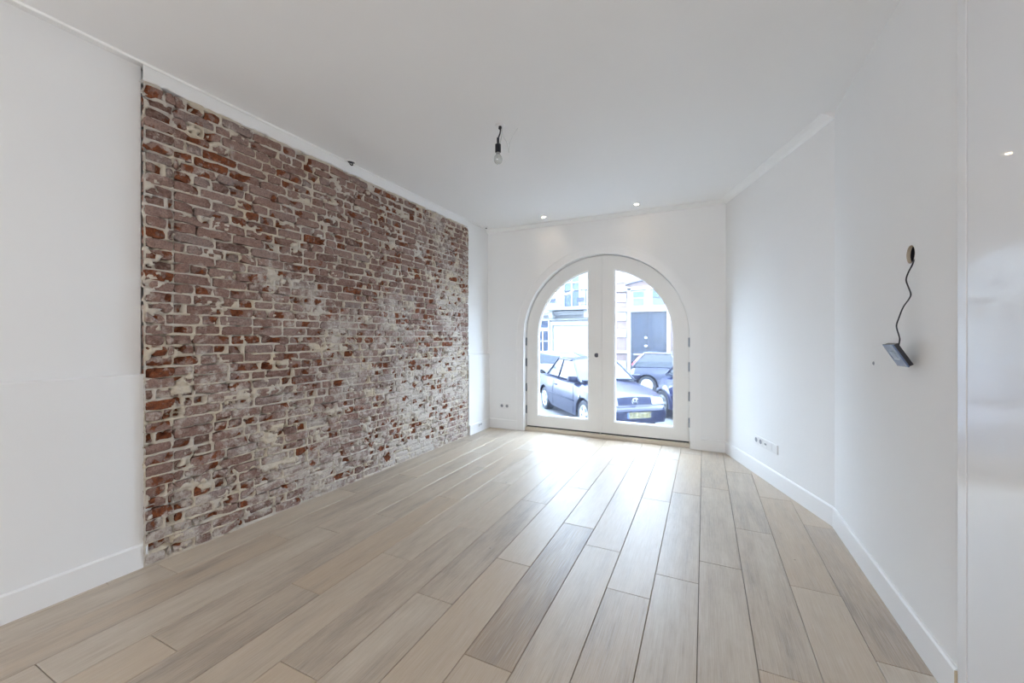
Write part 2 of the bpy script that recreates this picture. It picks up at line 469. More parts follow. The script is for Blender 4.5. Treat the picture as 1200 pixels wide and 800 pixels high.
for k in range(-14, 4):
    ends = [0.2] + sorted(y for y in joints[k] if y > 0.25) + [5.2]
    for ya, yb in zip(ends[:-1], ends[1:]):
        xa = -0.025 + 0.216 * k
        g = 0.0013
        poly = clip_poly([(xa + g, ya + g), (xa + 0.216 - g, ya + g), (xa + 0.216 - g, yb - g), (xa + g, yb - g)], room_planes)
        if len(poly) < 3: continue
        ar = abs(sum(poly[i][0] * poly[(i + 1) % len(poly)][1] - poly[(i + 1) % len(poly)][0] * poly[i][1] for i in range(len(poly)))) / 2
        if ar < 0.004: continue
        bm = bmesh.new()
        cx = sum(p[0] for p in poly) / len(poly); cy = sum(p[1] for p in poly) / len(poly)
        dz = random.uniform(-0.0004, 0.0004); c = 0.0016
        top = [bm.verts.new((p[0] + (c if p[0] < cx else -c), p[1] + (c if p[1] < cy else -c), dz)) for p in poly]
        mid = [bm.verts.new((p[0], p[1], dz - 0.0016)) for p in poly]
        bot = [bm.verts.new((p[0], p[1], -0.016)) for p in poly]
        bm.faces.new(top); n = len(poly)
        for i in range(n):
            j = (i + 1) % n
            bm.faces.new((top[j], top[i], mid[i], mid[j])); bm.faces.new((mid[j], mid[i], bot[i], bot[j]))
        lay = bm.verts.layers.float_color.new('tone')
        tv = tones.get((k, ya), random.uniform(0.46, 0.72)); sd = random.random(); wm = random.random()
        for v in bm.verts: v[lay] = (tv, sd, wm, 1)
        bm_obj('plank', bm, M['plank'], floor)
# boards behind the camera, out of the picture
bm = bmesh.new(); box(bm, (-2.9, YREAR + 0.01, -0.0165), (XR - 0.002, 0.199, 0.0))
lay = bm.verts.layers.float_color.new('tone')
for v in bm.verts: v[lay] = (0.58, 0.3, 0.5, 1)
rf = bm_obj('rear_flooring', bm, M['plank'], floor); rf['kind'] = 'stuff'

# ------------------------------------------------------------------ ceiling
structure(box_obj('ceiling', (-3.05, YREAR - 0.2, H), (XR + 0.25, 5.5, H + 0.2), M['ceiling']))

# ------------------------------------------------------------------ left wall with bare brick
XU, XW, XBS = -2.898, -2.873, -2.858        # near plaster: upper face, wainscot face, baseboard face
bm = bmesh.new()
box(bm, (-3.1, YREAR, 0), (XU, 1.162, H))                        # near plaster
box(bm, (-3.1, Y1 - 0.005, 0), (-2.834, YB, H))                   # pier beside the doors
box(bm, (-3.1, 1.150, -0.02), (-2.935, Y1 + 0.02, H))             # rough backing behind the bricks
wall_left = structure(bm_obj('wall_left', bm, M['plaster']))
random.seed(5)
# plaster strip over the bricks with a torn lower edge
bm = bmesh.new(); N = 150; ring0 = []; ring1 = []
for i in range(N + 1):
    y = 1.150 + (Y1 + 0.0 - 1.150) * i / N
    z = 2.754 + 0.007 * noise.noise(Vector((y * 9, 0, 0))) + 0.006 * noise.noise(Vector((y * 31, 3, 0)))
    x = bx(y) + 0.006
    ring0.append([bm.verts.new((x, y, H)), bm.verts.new((x, y, z + 0.006)), bm.verts.new((x - 0.006, y, z)), bm.verts.new((-2.95, y, z))])
for a, b in zip(ring0[:-1], ring0[1:]):
    for k in range(3): bm.faces.new((a[k], b[k], b[k + 1], a[k + 1]))
bm_obj('plaster_strip', bm, M['plaster'], wall_left)
def wains(name, x_face, x_back, ya, yb, z1, parent):
    bm = bmesh.new()
    prism(bm, [(x_back, 0), (x_face, 0), (x_face, z1 - 0.006), (x_face - 0.006, z1), (x_back, z1)], ya, yb, 'XZ')
    return bm_obj(name, bm, M['plaster'], parent)
wains('wainscot', XW, XU - 0.01, YREAR + 0.01, 1.172, 1.092, wall_left)
wains('wainscot', -2.806, -2.85, Y1 + 0.018, YB - 0.002, 1.068, wall_left)

class Brick:
    pass
CH = 0.0622
bricks = []
random.seed(21)
def wash_at(y, z):
    f = (y - Y0) / (Y1 - Y0); g = 1 - z / 2.75
    w = 0.02 + 0.20 * f + 0.16 * g + 0.30 * f * max(0, g - 0.4) * 2.0
    w += 0.55 * noise.noise(Vector((y * 1.3, z * 1.7, 4.0))) + 0.25 * noise.noise(Vector((y * 4, z * 4, 9.0)))
    return max(0.0, min(1.0, w))
rows = 44
for r in range(rows):
    zc = r * CH + 0.003
    segs = [(Y0, 1.300 + random.uniform(-0.004, 0.004)), (1.300, Y1 + 0.012)]   # straight chase line near the plaster
    for si, (sa, sb) in enumerate(segs):
        pass
        y = sa + (0 if si == 0 else 0)
        first = True
        while y < sb - 0.02:
            p = random.random()
            L = 0.212 if p < 0.50 else (0.103 if p < 0.82 else random.uniform(0.055, 0.17))
            L *= random.uniform(0.94, 1.05)
            if first and r % 2: L *= random.choice((0.5, 0.55, 1.0))
            first = False
            if y + L > sb - 0.03: L = sb - y
            b = Brick(); b.row = r; b.y0 = y + (0.0008 if si and y == sa else 0.0035); b.y1 = y + L - (0.0008 if si == 0 and y + L >= sb - 1e-6 else 0.0035); b.z0 = zc + 0.0035; b.z1 = zc + CH - 0.0035
            if b.y1 - b.y0 > 0.02: bricks.append(b)
            y += L
for i, b in enumerate(bricks):
    sway = lambda yy: 0.014 * noise.noise(Vector((yy * 1.1, b.z0 * 0.7, 7))) * min(1.0, b.z0 / 0.2) * min(1.0, (2.74 - b.z1) / 0.2 if b.z1 < 2.74 else 0)
    b.sw0 = sway(b.y0); b.sw1 = sway(b.y1)
    yc = (b.y0 + b.y1) / 2; zz = (b.z0 + b.z1) / 2; xx = bx(yc)
    d = -math.sin(YAW) * xx + math.cos(YAW) * yc; l = math.cos(YAW) * xx + math.sin(YAW) * yc
    # size seen from the doorway side of the room decides which bricks are built as single parts
    b.px = (b.y1 - b.y0) / (d * d)
    b.vis = abs(l / d) < 1.27

def brick_bm(bm, b, lay, rng):
    L = b.y1 - b.y0; nx = max(2, min(7, round(L / 0.032))); nz = 2
    face = rng.gauss(0.0, 0.006)
    tint = min(1, max(0, rng.gauss(0.48, 0.30)))
    yc = (b.y0 + b.y1) / 2; zc = (b.z0 + b.z1) / 2
    fresh0 = 0.0
    rr = rng.random()
    broken = None
    fz = noise.noise(Vector((yc * 1.6, zc * 2.2, 30.0)))
    if rr < 0.07 + 0.10 * max(0, fz + 0.3): fresh0 = rng.uniform(0.35, 0.85); tint *= 0.6
    if rng.random() < 0.50 + 0.6 * max(0, fz): broken = [(rng.uniform(b.y0, b.y1), rng.choice((b.z0, b.z1, zc)), rng.uniform(0.02, 0.06), rng.uniform(0.012, 0.042)) for _ in range(rng.randint(1, 2))]
    if rng.random() < 0.05: face -= rng.uniform(0.008, 0.02)
    skew = rng.gauss(0, 0.0035)
    grid = []
    for i in range(nx + 1):
        col = []
        for j in range(nz + 1):
            u, v = i / nx, j / nz
            y = b.y0 + L * u; z = b.z0 + (b.z1 - b.z0) * v + b.sw0 * (1 - u) + b.sw1 * u + skew * (u - 0.5) * 2
            w = face + 0.0035 * noise.noise(Vector((y * 28, z * 28, 1.5)))
            edge = (i in (0, nx)) or (j in (0, nz)); corner = (i in (0, nx)) and (j in (0, nz))
            if edge: w -= rng.uniform(0.002, 0.008)
            if i == 0: y += rng.uniform(-0.002, 0.006) + (rng.uniform(0, 0.012) if corner and rng.random() < 0.3 else 0)
            if i == nx: y -= rng.uniform(-0.002, 0.006) + (rng.uniform(0, 0.012) if corner and rng.random() < 0.3 else 0)
            if j == 0: z += rng.uniform(-0.003, 0.0045) + (rng.uniform(0, 0.006) if corner else 0)
            if j == nz: z -= rng.uniform(-0.003, 0.0045) + (rng.uniform(0, 0.006) if corner else 0)
            if corner: w -= rng.uniform(0.0, 0.010)
            fr = fresh0 * (0.75 + 0.25 * rng.random())
            if broken:
                for (by, bz, br, bd) in broken:
                    q = math.hypot(y - by, (z - bz) * 1.1) / br
                    if q < 1: w -= bd * (1 - q) ** 0.6; fr = max(fr, 0.35 + 0.65 * (1 - q))
            vtx = bm.verts.new((bx(y) + w, y, z)); vtx[lay] = (tint, min(1, fr), wash_at(y, z), 1)
            col.append(vtx)
        grid.append(col)
    for i in range(nx):
        for j in range(nz):
            bm.faces.new((grid[i][j], grid[i + 1][j], grid[i + 1][j + 1], grid[i][j + 1]))
    loop = [grid[i][0] for i in range(nx + 1)] + [grid[nx][j] for j in range(1, nz + 1)] + [grid[i][nz] for i in range(nx - 1, -1, -1)] + [grid[0][j] for j in range(nz - 1, 0, -1)]
    back = []
    for v in loop:
        q = bm.verts.new((bx(v.co.y) - 0.045, v.co.y, v.co.z)); q[lay] = v[lay][:]; back.append(q)
    n = len(loop)
    for i in range(n): bm.faces.new((loop[(i + 1) % n], loop[i], back[i], back[(i + 1) % n]))

order = sorted(range(len(bricks)), key=lambda i: -(bricks[i].px if bricks[i].vis else 0))
single = set(order[:300])
rng = random.Random(77)
rest = bmesh.new(); rlay = rest.verts.layers.float_color.new('wear')
for i, b in enumerate(bricks):
    if i in single:
        bm = bmesh.new(); lay = bm.verts.layers.float_color.new('wear')
        brick_bm(bm, b, lay, rng)
        bm_obj('brick', bm, M['brick'], wall_left, recalc=False)
    else:
        brick_bm(rest, b, rlay, rng)
ro = bm_obj('brickwork', rest, M['brick'], wall_left, recalc=False); ro['kind'] = 'stuff'

# mortar bed with real relief: recessed joints, lumps and smears that run over some bricks
bm = bmesh.new(); st = 0.0095
ny = int((Y1 + 0.012 - Y0 + 0.003) / st); nz = int(2.757 / st); vg = []
by_row = {}
for b in bricks: by_row.setdefault(b.row, []).append(b)
def inside_brick(y, z):
    for rr in (int(z / CH) - 1, int(z / CH), int(z / CH) + 1):
        for b in by_row.get(rr, ()):
            if b.y0 + 0.006 < y < b.y1 - 0.006:
                s_ = b.sw0 + (b.sw1 - b.sw0) * (y - b.y0) / (b.y1 - b.y0)
                if b.z0 + s_ + 0.005 < z < b.z1 + s_ - 0.005: return True
    return False
for i in range(ny + 1):
    y = Y0 - 0.003 + (Y1 + 0.015 - Y0) * i / ny; col = []
    for j in range(nz + 1):
        z = 2.757 * j / nz
        ws = wash_at(y, z)
        n1 = noise.noise(Vector((y * 11, z * 14, 2.0))); n2 = noise.noise(Vector((y * 38, z * 42, 5.0))); n3 = noise.noise(Vector((y * 75, z * 75, 15.0)))
        w = -0.0050 + 0.0030 * n1 + 0.0036 * n2 + 0.0030 * n3
        if n1 + 0.4 * n2 < -0.25: w -= 0.030 * min(1, (-0.25 - n1 - 0.4 * n2) * 4)
        lump = noise.noise(Vector((y * 5.5, z * 9.5, 40.0))) + 0.45 * noise.noise(Vector((y * 21, z * 27, 44.0))) + 0.3 * n2 + 0.25 * (ws - 0.45)
        if inside_brick(y, z): w = min(w, -0.050) if lump < 0.33 else w + 0.008
        col.append(bm.verts.new((bx(y) + w, y, z)))
    vg.append(col)
for i in range(ny):
    for j in range(nz): bm.faces.new((vg[i][j], vg[i + 1][j], vg[i + 1][j + 1], vg[i][j + 1]))
mo = bm_obj('mortar', bm, M['mortar'], wall_left, smooth=True, recalc=False)

# ------------------------------------------------------------------ wall with the arch
AX, AZ = -1.205, 1.31
RO, RD = 1.056, 1.046
def arc(cx, cz, r, a0, a1, n): return [(cx + r * math.cos(math.radians(a0 + (a1 - a0) * i / n)), cz + r * math.sin(math.radians(a0 + (a1 - a0) * i / n))) for i in range(n + 1)]
bm = bmesh.new()
open_ = [(AX + RO, 0)] + arc(AX, AZ, RO, 0, 180, 48) + [(AX - RO, 0)]
outer = [(0.45, 0)] + [(0.45, H)] + [(-3.1, H)] + [(-3.1, 0)]
# strips from the opening up and outward keep the faces convex
pts = open_; a, b_ = YB, 5.42
def quad_col(p, q, z_top):
    f = [(p[0], p[1]), (q[0], q[1]), (q[0], z_top), (p[0], z_top)]
    prism(bm, f, a, b_, 'XZ')
arcpts = arc(AX, AZ, RO, 0, 180, 48)
f0 = [bm.verts.new((p[0], a, p[1])) for p in open_]; f1 = [bm.verts.new((p[0], b_, p[1])) for p in open_]
t0 = [bm.verts.new((p[0], a, H)) for p in open_]; t1 = [bm.verts.new((p[0], b_, H)) for p in open_]
for i in range(1, len(open_) - 2):
    bm.faces.new((f0[i], f0[i + 1], t0[i + 1], t0[i])); bm.faces.new((f1[i + 1], f1[i], t1[i], t1[i + 1]))
for i in range(1, len(open_) - 2):
    bm.faces.new((f0[i + 1], f0[i], f1[i], f1[i + 1]))
box(bm, (AX + RO, a, 0), (0.45, b_, H)); box(bm, (-3.1, a, 0), (AX - RO, b_, H))
bmesh.ops.remove_doubles(bm, verts=bm.verts, dist=1e-5)
wall_back = structure(bm_obj('wall_back', bm, M['plaster']))
box_obj('sill_masonry', (AX - RO - 0.2, 5.19, -0.62), (AX + RO + 0.2, 5.42, -0.001), M['plaster'], wall_back)

# unseen street front of this house, added to hold sky light off the street
bm = bmesh.new(); box(bm, (-14, 5.14, H + 0.21), (10, 5.42, 7.5)); box(bm, (-14, 5.14, GZ0), (-3.11, 5.42, H + 0.21)); box(bm, (0.46, 5.44, GZ0), (10, 5.7, H + 0.21))
bm_obj('street_front_blocker', bm, M['stucco'], wall_back)
# plaster band round the arch
bm = bmesh.new()
def arch_outline(r, z0, n=48): return [(AX + r, z0)] + arc(AX, AZ, r, 0, 180, n) + [(AX - r, z0)]
ring_plate(bm, arch_outline(1.162, 0.0), arch_outline(1.058, 0.0), YB - 0.012, YB + 0.001, closed=False)
ring_plate(bm, arch_outline(1.172, 0.0), arch_outline(1.156, 0.0), YB - 0.018, YB + 0.001, closed=False)
structure(bm_obj('trim_1', bm, M['trim']), 'white moulded band around the arched doorway')
structure(box_obj('trim_2', (AX - RO + 0.002, 5.165, 0.0), (AX + RO - 0.002, 5.43, 0.048), M['threshold'], bevel=0.006), 'cream threshold under the arched doors')
bm = bmesh.new()
ring_plate(bm, arch_outline(RO - 0.001, 0.05), arch_outline(0.985, 0.05), 5.275, 5.36, closed=False)
structure(bm_obj('trim_3', bm, M['door_paint']), 'white door stop frame behind the arched leaves')

SEAM = AX - 0.010
def leaf(side):
    s = 1 if side == 'right' else -1
    n = 30; yf, yb = 5.205, 5.262; z0, zi = 0.066, 0.212
    xi = (AX + 0.170) if s > 0 else (AX - 0.162)
    seam = SEAM + 0.0022 * s
    R1, R2 = RD, 0.880
    aT = math.degrees(math.acos(max(-1, min(1, abs(seam - AX) / R1))))
    aT = math.degrees(math.acos((seam - AX) / R1)) if s > 0 else math.degrees(math.acos((seam - AX) / R1))
    aI = math.degrees(math.acos((xi - AX) / R2))
    st = 0 if s > 0 else 180
    def outl(R, xe, zb, ae, ins=0.0):
        return [(AX + s * (R), zb)] + arc(AX, AZ, R, st, ae, n) + [(xe, zb)]
    o = outl(R1, seam, z0, aT); i_ = outl(R2, xi, zi, aI)
    root = thing_name = None
    bm = bmesh.new(); ring_plate(bm, o, i_, yf, yb)
    d = bm_obj('door_2' if s > 0 else 'door_1', bm, M['door_paint'])
    structure(d, ('right' if s > 0 else 'left') + ' white arched glazed door leaf')
    # glazing bead
    shr = 0.014
    xi2 = xi + shr * s
    aJ = math.degrees(math.acos((xi2 - AX) / (R2 - shr)))
    bead_in = outl(R2 - shr, xi2, zi + shr, aJ)
    bm = bmesh.new(); ring_plate(bm, i_, bead_in, 5.222, 5.252)
    bm_obj('glazing_bead', bm, M['trim'], d)
    g = [((p[0] - AX) * 1.0 + AX, p[1]) for p in outl(R2 - 0.004, xi + 0.004 * s, zi + 0.004, math.degrees(math.acos((xi + 0.004 * s - AX) / (R2 - 0.004))))]
    bm = bmesh.new()
    vsx = [bm.verts.new((p[0], 5.236, p[1])) for p in g]; bm.faces.new(vsx)
    bm_obj('pane', bm, M['pane'], d)
    bm = bmesh.new(); box(bm, (min(seam, AX + s * RD) + 0.004, 5.212, 0.048), (max(seam, AX + s * RD) - 0.004, 5.25, 0.067))
    bm_obj('gap_shade_strip', bm, M['gap'], d)  # dark strip painted in as the shade of the gap under the leaf
    # hinges on the outer stile
    for z in (0.29, 0.60, 0.95, 1.24):
        bm = bmesh.new(); lathe(bm, [(0.011, z - 0.055), (0.011, z + 0.055)], 10, 'Z', (AX + s * (RD + 0.003), 5.198, 0))
        box(bm, (AX + s * RD - 0.002, 5.2005, z - 0.05), (AX + s * RD + 0.004, 5.2105, z + 0.05))
        bm_obj('hinge', bm, M['hinge'], d)
    if s < 0:
        bm = bmesh.new(); lathe(bm, [(0.028, 5.204), (0.028, 5.197), (0.024, 5.194), (0.013, 5.193), (0.013, 5.186), (0.0, 5.186)], 20, 'Y', (-1.262, 0, 1.066))
        bm_obj('lock_cylinder', bm, M['dark_steel'], d, smooth=False)
    else:
        box_obj('astragal', (SEAM - 0.024, 5.192, 0.07), (SEAM + 0.024, 5.2045, AZ + 1.03), M['door_paint'], d, bevel=0.004)
    return d
leaf('left'); leaf('right')

# ------------------------------------------------------------------ right-hand walls
tS = (dx / dl, dy / dl)
inS = (-SN[0], -SN[1])
def slant(s, n=0.0, z=0.0):      # along the slanted wall from its far end towards the camera
    return Vector((CR[0] - tS[0] * s + inS[0] * n, CR[1] - tS[1] * s + inS[1] * n, z))
bm = bmesh.new()
ext = 0.35
p0 = (CR[0] + tS[0] * 0.0, CR[1] + tS[1] * 0.0); p1 = KN
foot = [p1, (p1[0] + 0.2, p1[1] + 0.0), (p0[0] + 0.24, p0[1] + 0.28), (p0[0], p0[1] + 0.28), p0]
prism(bm, foot, 0, H, 'XY')
structure(bm_obj('wall_right', bm, M['plaster']), 'slanted white wall between the arched doors and the bend')

# near wall with the round hole for the wall box
HY_, HZ_, HR = 2.322, 1.659, 0.040
DY0, DY1 = 0.80, 1.8795        # flush white door in this wall
bm = bmesh.new()
n = 32
inner = [(HY_ + HR * math.cos(2 * math.pi * i / n), HZ_ + HR * math.sin(2 * math.pi * i / n)) for i in range(n)]
sq = []
for i in range(n):
    c, s = math.cos(2 * math.pi * i / n), math.sin(2 * math.pi * i / n); k = 0.12 / max(abs(c), abs(s))
    sq.append((HY_ + k * c, HZ_ + k * s))
def V(p, x=XR): return bm.verts.new((x, p[0], p[1]))
iv = [V(p) for p in inner]; sv = [V(p) for p in sq]
for i in range(n):
    j = (i + 1) % n; bm.faces.new((iv[i], iv[j], sv[j], sv[i]))
ya, yb2, za, zb2 = HY_ - 0.12, HY_ + 0.12, HZ_ - 0.12, HZ_ + 0.12
def rect(y0, y1, z0, z1): bm.faces.new([V((y0, z0)), V((y1, z0)), V((y1, z1)), V((y0, z1))])
YE = 1.934
rect(YE, KN[1], 0, za); rect(YE, KN[1], zb2, H); rect(YE, ya, za, zb2); rect(yb2, KN[1], za, zb2)
box(bm, (XR + 0.06, YE, 0), (XR + 0.2, KN[1], H))
box(bm, (XR, YREAR, 0), (XR + 0.2, DY0 - 0.05, H))
box(bm, (XR + 0.07, DY0 - 0.05, 0), (XR + 0.2, YE, H))
bm.faces.new([bm.verts.new(p) for p in ((XR, YE, 0), (XR + 0.06, YE, 0), (XR + 0.06, YE, H), (XR, YE, H))])
structure(bm_obj('wall_right.001', bm, M['plaster'], recalc=True), 'near white wall with the round wall box')
# flush door and its post
bm = bmesh.new(); box(bm, (XR - 0.012, DY1 + 0.005, 0), (XR + 0.068, YE, H - 0.001), 0.0012)
structure(bm_obj('trim_4', bm, M['lacquer']), 'narrow white post beside the glossy door')
structure(box_obj('door_3', (XR - 0.0105, DY0, 0.006), (XR + 0.04, DY1, H - 0.004), M['lacquer'], bevel=0.0012), 'glossy white flush door at the right edge')
box_obj('gap_line', (XR - 0.0075, DY1 + 0.0004, 0.006), (XR + 0.02, DY1 + 0.0046, H - 0.004), M['gap_line'], [o for o in COL.objects if o.name == 'door_3'][0])  # brown strip painted in for the dark gap between door and post
structure(box_obj('wall_rear', (-3.1, YREAR - 0.2, 0), (XR + 0.2, YREAR, H), M['plaster']))

# ------------------------------------------------------------------ baseboards and cornices
BH = 0.134
bprof = [(0, 0), (0.014, 0), (0.014, BH - 0.008), (0.008, BH), (0, BH)]
structure(sweep('baseboard_left', [(0, 0), (0.018, 0), (0.018, BH - 0.008), (0.010, BH), (0, BH)], (XW - 0.003, YREAR + 0.02), (XW - 0.003, 1.179), (1, 0), M['trim']))
structure(sweep('baseboard_left.001', bprof, (-2.806, Y1 + 0.024), (-2.806, YB - 0.001), (1, 0), M['trim']))
structure(sweep('baseboard_back', bprof, (-2.79, YB), (AX - 1.173, YB), (0, -1), M['trim']))
structure(sweep('baseboard_back.001', bprof, (AX + 1.173, YB), (CR[0] + 0.004, YB), (0, -1), M['trim']))
a = slant(0.006); b = slant(dl - 0.004)
structure(sweep('baseboard_right', bprof, (a.x, a.y), (b.x, b.y), inS, M['trim']))
bo = structure(sweep('baseboard_right.001', bprof, (XR, KN[1] - 0.003), (XR, YE + 0.016), (-1, 0), M['trim']))
box_obj('end_grain', (XR - 0.0138, YE + 0.001, 0.0), (XR - 0.001, YE + 0.0158, BH - 0.006), M['raw_wood'], bo)
# round bead along the left edge of the ceiling
bm = bmesh.new(); cprof = []
tube(bm, [(-2.842, 0.0, H - 0.004), (-2.800, YB - 0.07, H - 0.004)], 0.008, 10)
structure(bm_obj('trim_5', bm, M['trim'], smooth=True), 'thin white bead where ceiling meets the left wall')
structure(sweep('trim_6', [(0, H - 0.040), (0.018, H - 0.040), (0.045, H - 0.026), (0.070, H - 0.012), (0.074, H - 0.012), (0.074, H - 0.0005), (0, H - 0.0005)], (-2.832, YB), (CR[0] - 0.02, YB), (0, -1), M['trim']), 'white cornice above the arched doors')
a = slant(0.02); b = slant(dl)
structure(sweep('trim_7', [(0, H - 0.040), (0.006, H - 0.040), (0.022, H - 0.026), (0.050, H - 0.012), (0.082, H - 0.004), (0.085, H - 0.0005), (0, H - 0.0005)], (a.x, a.y), (b.x, b.y), inS, M['trim']), 'shallow white cove above the slanted wall')

# ------------------------------------------------------------------ small fittings
# pendant bulb
LX, LY = -1.335, 2.60
lamp = thing('pendant_lamp', 'bare clear bulb in black socket hanging from ceiling by short cord', 'lamp', (LX, LY, H))
bm = bmesh.new(); lathe(bm, [(0.012, -0.001), (0.036, -0.001), (0.036, -0.006), (0.030, -0.010), (0.012, -0.012)], 24); bm_obj('ceiling_rose', bm, M['white_plastic'], lamp)
bm = bmesh.new(); lathe(bm, [(0.011, -0.010), (0.013, -0.028), (0.008, -0.034)], 14); bm_obj('cord_grip', bm, M['black_plastic'], lamp)
tube_obj('cord', smooth_path([(0.004, 0, -0.02), (0.0, 0, -0.06), (-0.012, -0.006, -0.10), (-0.014, -0.008, -0.145)]), 0.0055, M['black_plastic'], lamp)
tube_obj('cord', smooth_path([(0.008, 0.004, -0.02), (0.012, 0.006, -0.06), (0.006, 0.0, -0.11), (-0.002, -0.004, -0.145)]), 0.005, M['wire_grey'], lamp)
bm = bmesh.new(); lathe(bm, [(0.0085, -0.095), (0.0095, -0.097), (0.0095, -0.135), (0.013, -0.140), (0.0215, -0.144), (0.0215, -0.198), (0.017, -0.202)], 20, 'Z', (-0.013, -0.007, 0)); bm_obj('socket', bm, M['navy_plastic'], lamp)
bm = bmesh.new(); lathe(bm, [(0.013, -0.196), (0.013, -0.212)], 16, 'Z', (-0.013, -0.007, 0)); bm_obj('screw_cap', bm, M['steel'], lamp)
bm = bmesh.new(); lathe(bm, [(0.0135, -0.210), (0.018, -0.220), (0.0265, -0.231), (0.031, -0.245), (0.031, -0.256), (0.027, -0.270), (0.018, -0.281), (0.008, -0.286), (0.0, -0.287)], 24, 'Z', (-0.013, -0.007, 0)); bm_obj('bulb', bm, M['bulb'], lamp, smooth=True)
tube_obj('filament_stem', [(-0.013, -0.007, -0.21), (-0.013, -0.007, -0.238)], 0.004, M['white_plastic'], lamp)
tube_obj('loose_wire', smooth_path([(0.012, 0.006, -0.012), (0.020, 0.010, -0.08), (0.042, 0.020, -0.125), (0.050, 0.024, -0.165), (0.057, 0.027, -0.204)]), 0.0016, M['wire_grey'], lamp, 6)
tube_obj('loose_wire', smooth_path([(0.057, 0.027, -0.204), (0.061, 0.029, -0.148), (0.082, 0.038, -0.087), (0.105, 0.048, -0.045), (0.118, 0.054, -0.024)]), 0.0016, M['wire_grey'], lamp, 6)

# two recessed spots
for (x, y, lab) in ((-1.852, 4.825, 'lit recessed ceiling spotlight left of the arch top'), (-0.704, 4.827, 'lit recessed ceiling spotlight right of the arch top')):
    sp = thing('recessed_spotlight', lab, 'spotlight', (x, y, H), group='recessed spotlights near the arched doors')
    bm = bmesh.new(); lathe(bm, [(0.022, -0.002), (0.040, -0.0005), (0.040, -0.004), (0.026, -0.007), (0.022, -0.002)], 28); bm_obj('bezel', bm, M['white_plastic'], sp)
    bm = bmesh.new(); lathe(bm, [(0.0, -0.003), (0.022, -0.003)], 24); bm_obj('lamp_face', bm, M['spot_glow'], sp)
    ld = bpy.data.lights.new('spot_beam', 'SPOT'); ld.energy = 2.2; ld.color = (1.0, 0.82, 0.6); ld.spot_size = math.radians(80); ld.spot_blend = 0.6; ld.shadow_soft_size = 0.03
    lo = bpy.data.objects.new('spot_beam', ld); COL.objects.link(lo); lo.parent = sp; lo.location = (0, 0, -0.012)

# open ceiling box with black wires on the left edge
cb = thing('ceiling_box', 'open round ceiling box with black wire ends above the brick wall', 'junction box', (-2.800, 2.575, H))
bm = bmesh.new(); lathe(bm, [(0.030, -0.002), (0.046, -0.001), (0.046, -0.007), (0.036, -0.012), (0.030, -0.002)], 24); bm_obj('rim', bm, M['white_plastic'], cb)
bm = bmesh.new(); lathe(bm, [(0.0, -0.004), (0.031, -0.004)], 20); bm_obj('opening', bm, M['black_plastic'], cb)
tube_obj('wire', smooth_path([(-0.02, 0.01, -0.004), (-0.01, 0.02, -0.022), (0.01, 0.02, -0.026), (0.02, 0.0, -0.014)]), 0.005, M['black_plastic'], cb)
tube_obj('wire', smooth_path([(0.0, -0.02, -0.004), (0.016, -0.03, -0.02), (0.032, -0.012, -0.022), (0.03, 0.02, -0.012)]), 0.005, M['black_plastic'], cb)
cb2 = thing('ceiling_box', 'small grey ceiling cap in far left ceiling corner', 'junction box', (-2.75, 4.93, H))
bm = bmesh.new(); lathe(bm, [(0.0, -0.016), (0.018, -0.015), (0.020, -0.010), (0.034, -0.008), (0.036, -0.001)], 20); bm_obj('cap', bm, M['white_plastic'], cb2)
bm = bmesh.new(); lathe(bm, [(0.0, -0.024), (0.012, -0.023), (0.013, -0.014)], 14); bm_obj('plug', bm, M['dark_steel'], cb2)

# wall box, cable and hanging control panel
wb = thing('wall_box', 'round beige recessed wall box with cable coming out of white wall', 'junction box', (XR, HY_, HZ_))
bm = bmesh.new(); lathe(bm, [(HR - 0.001, 0.0), (HR - 0.001, 0.013)], 28, 'X'); bmesh.ops.delete(bm, geom=[f for f in bm.faces if len(f.verts) > 4], context='FACES'); bm_obj('cup', bm, M['beige_box'], wb, smooth=False)
bm = bmesh.new(); lathe(bm, [(0.0, 0.0565), (HR - 0.0015, 0.0565), (HR - 0.0015, 0.0131)], 28, 'X'); bmesh.ops.delete(bm, geom=[f for f in bm.faces if len(f.verts) > 4 and abs(f.calc_center_median().x - 0.0131) < 1e-3], context='FACES'); bm_obj('dark_back', bm, M['black_plastic'], wb)
bm = bmesh.new(); lathe(bm, [(0.0, 0.050), (0.018, 0.050), (0.020, 0.0545)], 16, 'X', (0, -0.012, 0.0)); bm_obj('cable_gland', bm, M['black_plastic'], wb)
th = thing('control_panel', 'pale blue thermostat panel dangling by black cable from wall box', 'thermostat', (0.7474, 2.2935, 1.2198), (0.5128, -0.0037, -1.5929))
w, h = 0.1142, 0.1072
box_obj('faceplate', (-w / 2, 0.0, -h / 2), (w / 2, 0.006, h / 2), M['screen_blue'], th, bevel=0.0015)
box_obj('housing', (-w / 2 + 0.002, 0.0065, -h / 2 + 0.002), (w / 2 - 0.002, 0.022, h / 2 - 0.002), M['black_plastic'], th, bevel=0.002)
box_obj('display', (-0.030, -0.0008, -0.020), (0.024, 0.0005, 0.020), M['screen_mark'], th)
pts = [(0.852, 2.318, 1.655), (0.818, 2.300, 1.642), (0.797, 2.272, 1.606), (0.788, 2.285, 1.574), (0.786, 2.297, 1.546), (0.786, 2.277, 1.515), (0.786, 2.254, 1.483), (0.786, 2.269, 1.463), (0.783, 2.317, 1.430), (0.780, 2.349, 1.387), (0.777, 2.366, 1.350), (0.774, 2.334, 1.311), (0.770, 2.312, 1.290), (0.762, 2.30, 1.262)]
tube_obj('cable', [Vector(p) - Vector((XR, HY_, HZ_)) for p in smooth_path(pts, 5)], 0.0028, M['black_plastic'], wb)
wp = thing('wall_plug', 'tiny grey screw plug in white wall left of the dangling panel', 'screw', (XR, 2.740, 1.1626))
